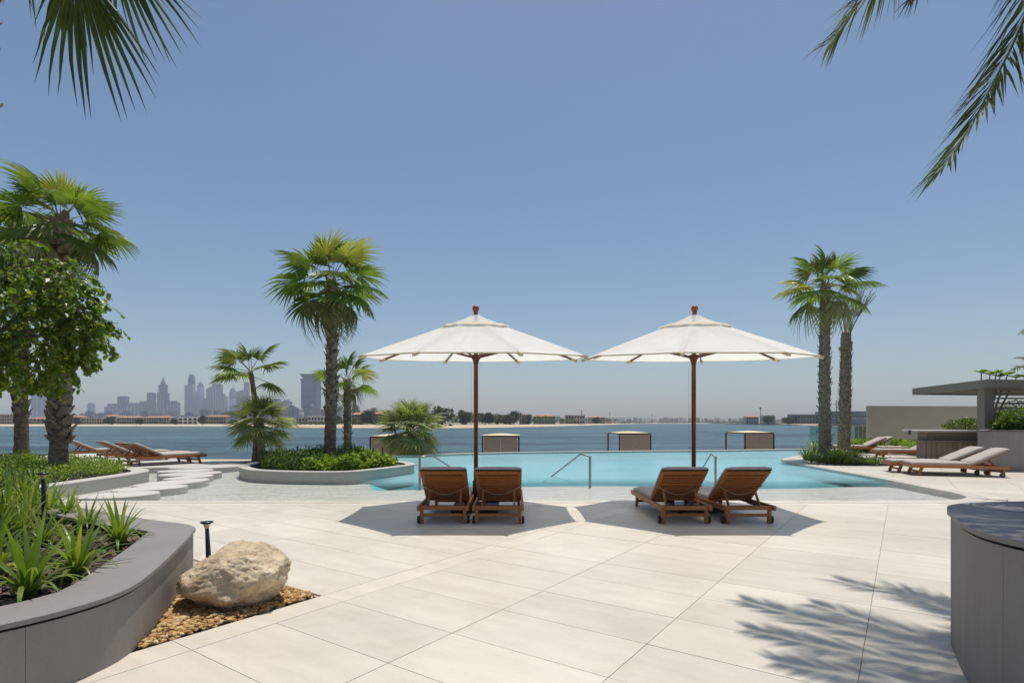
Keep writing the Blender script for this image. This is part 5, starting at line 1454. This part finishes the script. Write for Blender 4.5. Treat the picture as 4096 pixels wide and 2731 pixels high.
# ------------------------------------------------------------------ far shore villas, trees, skyline
def facade(name, c1, c2, sc=0.05):
    m, n, l, p = mat(name); co = coords(n)
    a = noise_n(n, l, co, sc, 3)
    l.new(ramp(n, l, a, [(0.35, c1), (0.65, c2)]), p.inputs['Base Color']); p.inputs['Roughness'].default_value = 0.8; return m
M['wallcream'] = facade('cream villa wall', (0.50, 0.44, 0.35), (0.60, 0.54, 0.45))
M['wallwhite'] = facade('white villa wall', (0.68, 0.66, 0.62), (0.76, 0.74, 0.70))
M['walltan'] = facade('tan villa wall', (0.38, 0.31, 0.24), (0.48, 0.40, 0.31))
M['roofred'] = facade('terracotta roof', (0.36, 0.16, 0.09), (0.46, 0.23, 0.14), 0.3)
M['roofflat'] = facade('flat roof', (0.40, 0.37, 0.33), (0.52, 0.49, 0.45), 0.3)
M['pane'] = plain('dark window pane', (0.02, 0.035, 0.05), 0.15)
M['orange'] = facade('orange wall', (0.55, 0.19, 0.07), (0.66, 0.27, 0.11), 0.3)
WIN = {}
def window(parent, x, z, w_, h_):
    k = (round(w_, 1), round(h_, 1))
    if k not in WIN:
        WIN[k] = MB().box((0, 0, 0), (w_, 0.5, h_)).mesh('window', 'pane')
    inst('window', WIN[k], parent, loc=(x, 0.0, z))
def villa(px0, px1, ytop, Y_, wall, roof, floors, bays, label, dp_=14, roof_h=2.2, base=-1.0, frac=0.62, group=None):
    x0, x1 = X(px0, Y_), X(px1, Y_); W = x1 - x0; H = EYE + (HOR - ytop) / FPX * Y_ - base
    t = empty('villa', (x0, Y_, base), 0, label, 'villa', group)
    Hw = H - (roof_h if roof == 'roofred' else 0.5)
    mb = MB(); mb.box((W / 2, dp_ / 2, Hw / 2), (W, dp_, Hw)); mb.build('wall', wall, t)
    if roof == 'roofred':
        o = 0.7; mb = MB(); vs = [(-o, -o, Hw), (W + o, -o, Hw), (W + o, dp_ + o, Hw), (-o, dp_ + o, Hw), (W * 0.06 + 2, dp_ / 2, H), (W * 0.94 - 2, dp_ / 2, H)]
        mb.add(vs, [(0, 1, 5, 4), (1, 2, 5), (2, 3, 4, 5), (3, 0, 4), (3, 2, 1, 0)]); mb.build('roof', roof, t)
    else:
        mb = MB(); mb.box((W / 2, dp_ / 2, H - 0.25), (W + 0.8, dp_ + 0.8, 0.5)); mb.build('roof', wall, t)
    fh = Hw / floors; bw_ = W / bays
    for f_ in range(floors):
        for b_ in range(bays): window(t, (b_ + 0.5) * bw_, fh * (f_ + 0.48), bw_ * frac, fh * 0.58)
        mb = MB(); mb.box((W / 2, -0.6, fh * (f_ + 1) - 0.15), (W, 1.2, 0.3)); mb.build('balcony', wall, t)
    for b_ in range(bays + 1):
        if b_ % 2 == 0: mb = MB(); mb.box((min(W - 0.25, max(0.25, b_ * bw_)), -0.9, Hw / 2 - 0.2), (0.45, 0.45, Hw - 0.5)); mb.build('pillar', wall, t)
    return t
V = [(-60, 72, 1656, 790, 'walltan', 'roofflat', 3, 12, 'long brown villa at the left edge of the far shore'),
     (118, 205, 1668, 830, 'wallcream', 'roofred', 2, 6, 'cream villa with red roof between the two left palm trunks'),
     (264, 326, 1662, 850, 'walltan', 'roofred', 2, 5, 'small red-roofed villa just right of the left palms'),
     (325, 419, 1670, 760, 'wallcream', 'roofflat', 2, 9, 'flat-roofed cream villa with large blue-black windows'),
     (468, 556, 1663, 800, 'wallcream', 'roofred', 2, 9, 'red-roofed villa left in the adjoining pair on the far shore'),
     (576, 676, 1663, 800, 'wallcream', 'roofred', 2, 10, 'red-roofed villa right in the adjoining pair on the far shore'),
     (420, 466, 1658, 950, 'wallwhite', 'roofred', 2, 3, 'white villa peeping over the trees between the flat-roofed and red-roofed villas'),
     (712, 790, 1667, 760, 'wallwhite', 'roofflat', 2, 4, 'bright white cubic villa with square windows'),
     (824, 905, 1660, 860, 'walltan', 'roofred', 2, 8, 'tan villa with red roof right of the white cubic villa'),
     (1170, 1232, 1670, 700, 'walltan', 'roofflat', 2, 5, 'low tan villa at the foot of the big hotel tower'),
     (1232, 1306, 1664, 700, 'wallwhite', 'roofflat', 2, 6, 'white terraced villa left of the tallest centre palm'),
     (1408, 1450, 1649, 620, 'walltan', 'roofred', 3, 4, 'red-roofed villa between the slim palm and the orange building'),
     (1492, 1540, 1646, 600, 'orange', 'roofred', 4, 4, 'orange stepped building left of the spiky round palm'),
     (1590, 1640, 1655, 620, 'walltan', 'roofred', 3, 4, 'villa with red roof behind the spiky round palm'),
     (2078, 2104, 1653, 700, 'walltan', 'roofred', 2, 3, 'small villa with a bright red roof among the trees right of the left pole'),
     (2134, 2222, 1658, 800, 'walltan', 'roofred', 2, 8, 'long low pinkish villa among the trees in the middle of the shore'),
     (2262, 2340, 1659, 900, 'wallcream', 'roofflat', 2, 7, 'pale low villa near the middle mast on the shore'),
     (2355, 2420, 1664, 1150, 'walltan', 'roofred', 2, 6, 'distant villa left of the right umbrella pole'),
     (2985, 3035, 1662, 1050, 'walltan', 'roofred', 2, 5, 'pinkish villa left of the shore mast on the right'),
     (3055, 3100, 1660, 1050, 'wallcream', 'roofflat', 2, 4, 'cream villa right of the shore mast'),
     (3166, 3272, 1656, 900, 'walltan', 'roofflat', 2, 9, 'wide grey-brown building with a canopy left of the tall right palm')]
for i, v in enumerate(V): villa(*v)
# curved blue-grey pavilion far right
M['bluegrey'] = facade('blue grey cladding', (0.13, 0.16, 0.20), (0.19, 0.22, 0.27))
pv = empty('pavilion', (X(3330, 870), 870, -1), 0, 'large blue-grey curved pavilion left of the beige wall', 'building')
W = X(3620, 870) - X(3330, 870)
for (i, z0, z1, k) in ((0, 0, 9, 0.0), (1, 9.6, 13, 4), (2, 13.6, 20.0, -1)):
    mb = MB(); arc = [(W * t, 10 * (2 * t - 1) ** 2 + (4 if i != 2 else 0), 0) for t in [q / 12 for q in range(13)]]
    mb.prism([(a[0], a[1]) for a in arc] + [(W, 50), (0, 50)], z0, z1); mb.build('storey' if i < 2 else 'roof', 'bluegrey', pv)
for j in range(26):
    window(pv, W * (j + 0.5) / 26, 11.2, 2.4, 2.2)
    pv.children[-1].location.y = 10 * (2 * (j + 0.5) / 26 - 1) ** 2 + 3.9
# masts
def mast(px, ytop, Y_, lab, w_=0.7, arms=False):
    H = EYE + (HOR - ytop) / FPX * Y_ + 1
    t = empty('mast', (X(px, Y_), Y_, -1), 0, lab, 'mast', 'thin masts on the far shore')
    MB().tube([(0, 0, 0), (0, 0, H)], w_ / 2, 6).build('pole', 'iron', t)
    if arms: MB().bar((-4.5, 0, H * 0.82), (4.5, 0, H * 0.82), 0.8, 0.8).build('crossarm', 'iron', t)
    else: MB().box((0, 0, H), (w_ * 2.2, w_ * 2, w_ * 2.4)).build('lamp_head', 'iron', t)
mast(2327, 1644, 1000, 'thin mast with a dark head above the middle shore villas', 0.9)
mast(2439, 1651, 1200, 'thin mast left of the right umbrella pole on the far shore')
mast(2608, 1658, 1500, 'short faint mast just left of the right umbrella pole', 0.9)
mast(3042, 1632, 1000, 'tall dark mast on the shore between the right umbrella and the tall palm', 1.1)
mast(3346, 1600, 870, 'mast with crossarms seen between the two right palms', 1.2, True)

# trees on the far shore
def shore_tree(px, Y_, ytop, w_px, seed, label=None, group=None, mname='fartree'):
    base = -1.0; H = EYE + (HOR - ytop) / FPX * Y_ - base; rx = w_px / 2 / FPX * Y_
    t = empty('shore_tree', (X(px, Y_), Y_, base), 0, label, 'tree', group)
    MB().tube([(0, 0, 0), (0.3, 0, H * 0.5)], [0.5, 0.3], 6).build('trunk', 'trunkgrey', t)
    g = random.Random(seed); pts = []
    nb = 7
    for i in range(nb):
        a = g.uniform(0, 6.28); rr_ = rx * g.uniform(0.1, 0.62)
        c = (rr_ * math.cos(a), rr_ * math.sin(a), H * g.uniform(0.28, 0.72)); pts += ball_pts(c, (rx * 0.5, rx * 0.5, H * 0.29), 260, seed * 7 + i, 0.5)
    o = leaf_cloud('crown', pts, max(1.1, 0.16 * rx + 0.6), mname, 0.3, t, 0.8, None, seed); o.pop('kind', None)
    return t
TR = [(1772, 560, 1616, 88, 'biggest dark round tree on the far shore, left of the left umbrella pole'),
      (1715, 600, 1648, 60, 'lower dark tree left of the biggest shore tree'),
      (1862, 560, 1640, 60, 'dark round tree just left of the left umbrella pole'),
      (1940, 600, 1643, 66, 'dark round tree just right of the left umbrella pole'),
      (1990, 640, 1656, 60, 'second dark tree right of the left umbrella pole'),
      (2055, 660, 1644, 46, 'taller dark tree left of the small red-roofed villa'),
      (2028, 620, 1658, 46, 'small tree between two taller ones right of the left umbrella'),
      (2115, 690, 1658, 40, 'small dark tree right of the small red-roofed villa'),
      (1470, 560, 1640, 62, 'tree between the red-roofed villa and the orange building'),
      (1345, 600, 1660, 60, 'low tree between the two central palm trunks'),
      (1428, 1500, 1615, 48, 'tall hazy tree above the red-roofed villa right of the slim palm'),
      (1500, 1500, 1624, 60, 'wide hazy tree above the orange building'),
      (1560, 700, 1655, 70, 'dark tree left of the spiky round palm'),
      (1690, 600, 1655, 60, 'tree partly hidden by the spiky round palm'),
      (440, 730, 1667, 46, 'bushy tree right of the flat-roofed villa'),
      (562, 720, 1666, 30, 'round tree between the paired red-roofed villas'),
      (305, 740, 1668, 30, 'pale tree left of the flat-roofed villa'),
      (808, 740, 1660, 34, 'tree right of the white cubic villa'),
      (2385, 900, 1666, 34, 'dark tree left of the right umbrella pole on the shore'),
      (3070, 950, 1663, 46, 'dark green tree at the foot of the tall shore mast'),
      (3160, 900, 1664, 60, 'olive tree left of the wide canopy building'),
      (700, 740, 1674, 26, 'small tree left of the white cubic villa')]
for i, (px, Y_, yt, wp, lab) in enumerate(TR): shore_tree(px, Y_, yt, wp, 300 + i, lab)
# low belt of shrubs and trees along the shore: reads as one mass
pts = []
g = np.random.RandomState(5)
for px in np.arange(-150, 4250, 3.0):
    if 860 < px < 1150: continue
    Y_ = shore_y(px) + 125; dens = 14 if 1690 < px < 2480 or 1330 < px < 1690 else 6
    hpx = 8 + 5 * noise.noise(Vector((px * 0.02, 0, 0))) + 5 * noise.noise(Vector((px * 0.09, 4, 0)))
    if 1690 < px < 2130: hpx += 30
    if 2130 <= px < 2240: hpx += 20
    if 1330 < px < 1690: hpx += 10
    if 2240 <= px < 2480: hpx += 12
    if 3080 < px < 3500: hpx += 6
    if 2480 <= px < 2950: hpx *= 0.45
    if 300 < px < 900: hpx *= 0.85
    for _ in range(dens):
        yy = Y_ + g.uniform(-8, 14); pts.append(Vector((X(px + g.uniform(-4, 4), yy), yy, -0.9 + g.uniform(0.1, 1) ** 0.7 * max(1.5, hpx) / FPX * yy)))
big = [q for q in pts if q.y > 1500]; small = [q for q in pts if q.y <= 1500]
leaf_cloud('shore_shrubs', small, 2.2, 'fartree', 0.3, None, 0.9, 'low belt of dark shrubs along the far shore', 71)
leaf_cloud('distant_shrubs', big, 6.0, 'fartree', 0.3, None, 0.9, 'faint thin line of greenery on the most distant shore', 72)

# skyline
M['tower'] = facade('hazy tower glass', (0.05, 0.10, 0.185), (0.075, 0.135, 0.225), 0.004)
M['tower2'] = facade('pale tower concrete', (0.22, 0.22, 0.25), (0.29, 0.28, 0.30), 0.004)
M['fin'] = facade('tower fins', (0.30, 0.34, 0.40), (0.36, 0.40, 0.46), 0.004)
def tower(px0, px1, ytop, Y_, label, top='flat', m_='tower', fins=3, dome=0, name='tower', cat='tower', group=None, lines=0):
    x0, x1 = X(px0, Y_), X(px1, Y_); W = x1 - x0; H = EYE + (HOR - ytop) / FPX * Y_ + 1; D_ = min(W, 60)
    t = empty(name, ((x0 + x1) / 2, Y_, -1), 0, label, cat, group)
    hb = H
    if top == 'dome': hb = H - W * 0.5
    if top == 'point': hb = H - W * 1.0
    if top == 'bullet': hb = H - W * 1.7
    if top == 'step': hb = H * 0.93
    if top == 'slant': hb = H * 0.93
    mb = MB()
    if top in ('bullet', 'dome', 'point') : mb.lathe([(W / 2, 0), (W / 2, hb)], n=16, smooth=True)
    else: mb.box((0, D_ / 2, hb / 2), (W, D_, hb))
    mb.build('body', m_, t)
    if top == 'dome': MB().lathe([(W / 2 * math.cos(q), hb + W / 2 * math.sin(q)) for q in [R(9 * i) for i in range(10)]], n=16).build('dome', m_, t)
    if top == 'point': MB().lathe([(W / 2, hb), (W * 0.36, hb + W * 0.45), (W * 0.14, hb + W * 0.75), (0.5, hb + W)], n=16).build('pointed_top', m_, t)
    if top == 'bullet': MB().lathe([(W / 2 * math.cos(q) ** 0.75 + 0.3, hb + W * 1.6 * math.sin(q)) for q in [R(8.9 * i) for i in range(11)]], n=16).build('bullet_top', m_, t)
    if top == 'step': MB().box((0, D_ / 2, H * 0.965), (W * 0.6, D_ * 0.6, H * 0.07)).build('crown', m_, t)
    if top == 'slant':
        mb = MB(); mb.add([(-W / 2, 0, hb), (W / 2, 0, hb), (W / 2, D_, hb), (-W / 2, D_, hb), (W / 2, 0, H), (W / 2, D_, H)], [(0, 1, 4), (2, 3, 5), (0, 4, 5, 3), (1, 2, 5, 4)]); mb.build('sloped_top', m_, t)
    for i in range(fins):
        xx = -W / 2 + W * (i + 0.5) / fins
        yy = -1.2 if top not in ('bullet', 'dome', 'point') else -math.sqrt(max(0, (W / 2) ** 2 - xx ** 2)) - 0.6
        MB().box((xx, yy, hb * 0.48), (max(1.0, W * 0.05), 2.4, hb * 0.92)).build('fin', 'fin', t)
    for i in range(lines):
        MB().box((0, -1.0, hb * (i + 1) / (lines + 1)), (W * 1.01, 2.2, H * 0.008)).build('floor_band', 'gap', t)
    return t
F1_, F2_ = 4700, 3900
TW = [(46, 84, 1563, F2_, 'wide flat slab tower at the far left edge of the skyline', 'flat', 3), (124, 157, 1558, F2_, 'slab tower seen between the two left palm trunks', 'flat', 2), (156, 204, 1554, F2_, 'slab tower hidden partly by the front left palm trunk', 'slant', 2),
      (352, 379, 1609, F2_, 'short domed tower standing alone right of the left palms', 'dome', 2), (417, 434, 1626, F2_, 'low block at the left end of the first skyline cluster', 'flat', 1), (429, 474, 1614, F2_ + 40, 'broad mid-height block left of the square-topped tower', 'flat', 3),
      (469, 498, 1584, F2_ + 80, 'square-topped tower above the broad blocks', 'flat', 2), (503, 561, 1611, F2_, 'broad block right of the square-topped tower', 'step', 4), (559, 590, 1604, F2_ + 60, 'block left of the dark slab tower', 'flat', 2),
      (587, 610, 1570, F2_, 'dark plain slab tower left of the spired tower', 'flat', 0), (612, 621, 1607, F2_ + 90, 'thin pale tower right of the dark slab', 'flat', 1), (628, 659, 1569, F2_, 'lower body of the spired tower', 'flat', 3),
      (665, 701, 1602, F2_, 'stepped block right of the spired tower', 'step', 3), (698, 714, 1620, F2_ + 50, 'small rounded block at the right end of the first skyline cluster', 'dome', 0),
      (738, 758, 1540, F1_, 'flat tower left of the tallest bullet-shaped tower', 'flat', 2), (753, 780, 1492, F1_ + 60, 'tallest skyline tower with a bullet-shaped top', 'bullet', 3), (779, 791, 1566, F1_ + 100, 'low dark tower between the two tallest towers', 'flat', 0),
      (789, 815, 1522, F1_ + 30, 'tower with a small pointed crown right of the tallest one', 'point', 3), (815, 829, 1592, F1_, 'short dark tower right of the crowned one', 'flat', 0), (824, 848, 1544, F1_ + 60, 'tower with sloping shoulder left of the twin slabs', 'slant', 2),
      (848, 877, 1535, F1_ + 30, 'tall slab tower left of the leaning palm crown', 'flat', 3), (876, 893, 1575, F1_, 'mid tower right of the tall slab', 'slant', 2), (893, 913, 1584, F1_ + 40, 'rounded tower half way to the leaning palm', 'dome', 2),
      (918, 944, 1547, F1_, 'sail-like pointed tower behind the leaning palm leaves', 'bullet', 1), (943, 972, 1558, F1_ + 70, 'tower right of the sail-like one behind the palm leaves', 'slant', 2), (975, 991, 1528, F1_ + 120, 'slim bluish tower seen through the palm leaves', 'flat', 1),
      (1098, 1118, 1595, F2_, 'hazy block right of the bushy palm crown', 'flat', 1), (1123, 1156, 1598, F2_ + 60, 'hazy block with rooftop mast near the big hotel tower', 'step', 1),
      (1235, 1262, 1612, 2500, 'pointed residential tower in front of the big hotel tower', 'point', 2)]
for (a, b, yt, Y_, lab, top, fn_) in TW: tower(a, b, yt, Y_, lab, top, 'tower', fn_)
tt = tower(634, 657, 1537, F2_ + 20, 'slim upper spired tower rising above its lower body', 'flat', 'tower', 3)
H = EYE + (HOR - 1537) / FPX * (F2_ + 20) + 1
MB().lathe([(17, H), (12, H + 22), (5, H + 40), (1.2, H + 50), (0.6, H + 62)], (0, 20, 0), 8).build('spire', 'tower', tt)
# big hotel tower with flared top
Yh = 2900; x0, x1 = X(1204, Yh), X(1266, Yh); Wd = x1 - x0; zf = lambda py: EYE + (HOR - py) / FPX * Yh + 1
bh = empty('hotel_tower', ((x0 + x1) / 2, Yh, -1), 0, 'massive isolated hotel tower with a flared cornice top left of the tallest palm', 'tower')
M['hotel'] = facade('hotel cladding', (0.05, 0.10, 0.175), (0.065, 0.12, 0.20), 0.004)
MB().box((0, 35, zf(1522) / 2), (Wd, 70, zf(1522))).build('body', 'hotel', bh)
MB().box((0, 35, (zf(1522) + zf(1514)) / 2), (Wd * 1.09, 76, zf(1514) - zf(1522))).build('cornice', 'hotel', bh)
MB().box((0, 35, (zf(1514) + zf(1506)) / 2), (Wd * 0.86, 60, zf(1506) - zf(1514))).build('neck', 'hotel', bh)
vs = []
for z_, k_ in ((zf(1507), 0.44), (zf(1498), 0.55), (zf(1495.5), 0.55)):
    h_ = Wd * k_; vs += [(-h_, 35 - h_, z_), (h_, 35 - h_, z_), (h_, 35 + h_, z_), (-h_, 35 + h_, z_)]
MB().add(vs, [(4 * a + b, 4 * a + (b + 1) % 4, 4 * a + 4 + (b + 1) % 4, 4 * a + 4 + b) for a in (0, 1) for b in range(4)] + [(8, 9, 10, 11), (3, 2, 1, 0)]).build('flared_top', 'hotel', bh)
MB().box((0, -1, zf(1586)), (Wd * 1.005, 3, 3.0)).build('floor_band', 'gap', bh)
for i in range(7): MB().box((-Wd / 2 + Wd * (i + 0.5) / 7, -1, zf(1600) / 2 + 45), (1.0, 2.0, 150)).build('fin', 'tower', bh)
MB().box((10, 30, zf(1494)), (9, 9, 7)).build('roof_unit', 'hotel', bh)
# rows of low apartment blocks
g = random.Random(12)
px = 250
while px < 1400:
    w_ = g.uniform(12, 30); yt = g.uniform(1640, 1662) if px < 740 else g.uniform(1632, 1658)
    if 1130 < px < 1400: yt = g.uniform(1615, 1645)
    tower(px, px + w_ * 0.9, yt, 2300 + g.uniform(-200, 300), 'low hazy apartment block at the foot of the skyline', g.choice(['flat', 'flat', 'step', 'point'] if px > 1150 else ['flat', 'flat', 'step']), g.choice(['tower2', 'tower2', 'tower']), g.choice([1, 2, 3]),
          name='apartment_block', cat='apartment block', group='low apartment blocks at the foot of the skyline')
    px += w_ * g.uniform(0.8, 1.25)
# low far buildings along the right horizon
px = 2240
while px < 3170:
    w_ = g.uniform(9, 26); Y_ = shore_y(px) + 240
    tower(px, px + w_ * 0.85, g.uniform(1669, 1677), Y_, 'tiny pale building on the distant right shore', 'flat', g.choice(['walltan', 'wallcream', 'wallwhite', 'walltan']), 0, name='distant_house', cat='house', group='tiny houses on the distant right shore')
    px += w_ * g.uniform(0.9, 1.5)
# red and black beach vehicles
bv_ = empty('beach_buggy', (X(1795, 500), 500, -2.4), 0, 'two small dark vehicles parked on the sand below the big shore tree', 'vehicle')
MB().box((-3.5, 0, 1.0), (3.6, 2, 1.3)).build('body', 'bluegrey', bv_); MB().box((1.6, 0, 1.1), (3.4, 2, 1.2)).build('body', 'iron', bv_); MB().box((1.4, 0, 2.1), (2.2, 1.8, 1.0)).build('cab', 'iron', bv_)
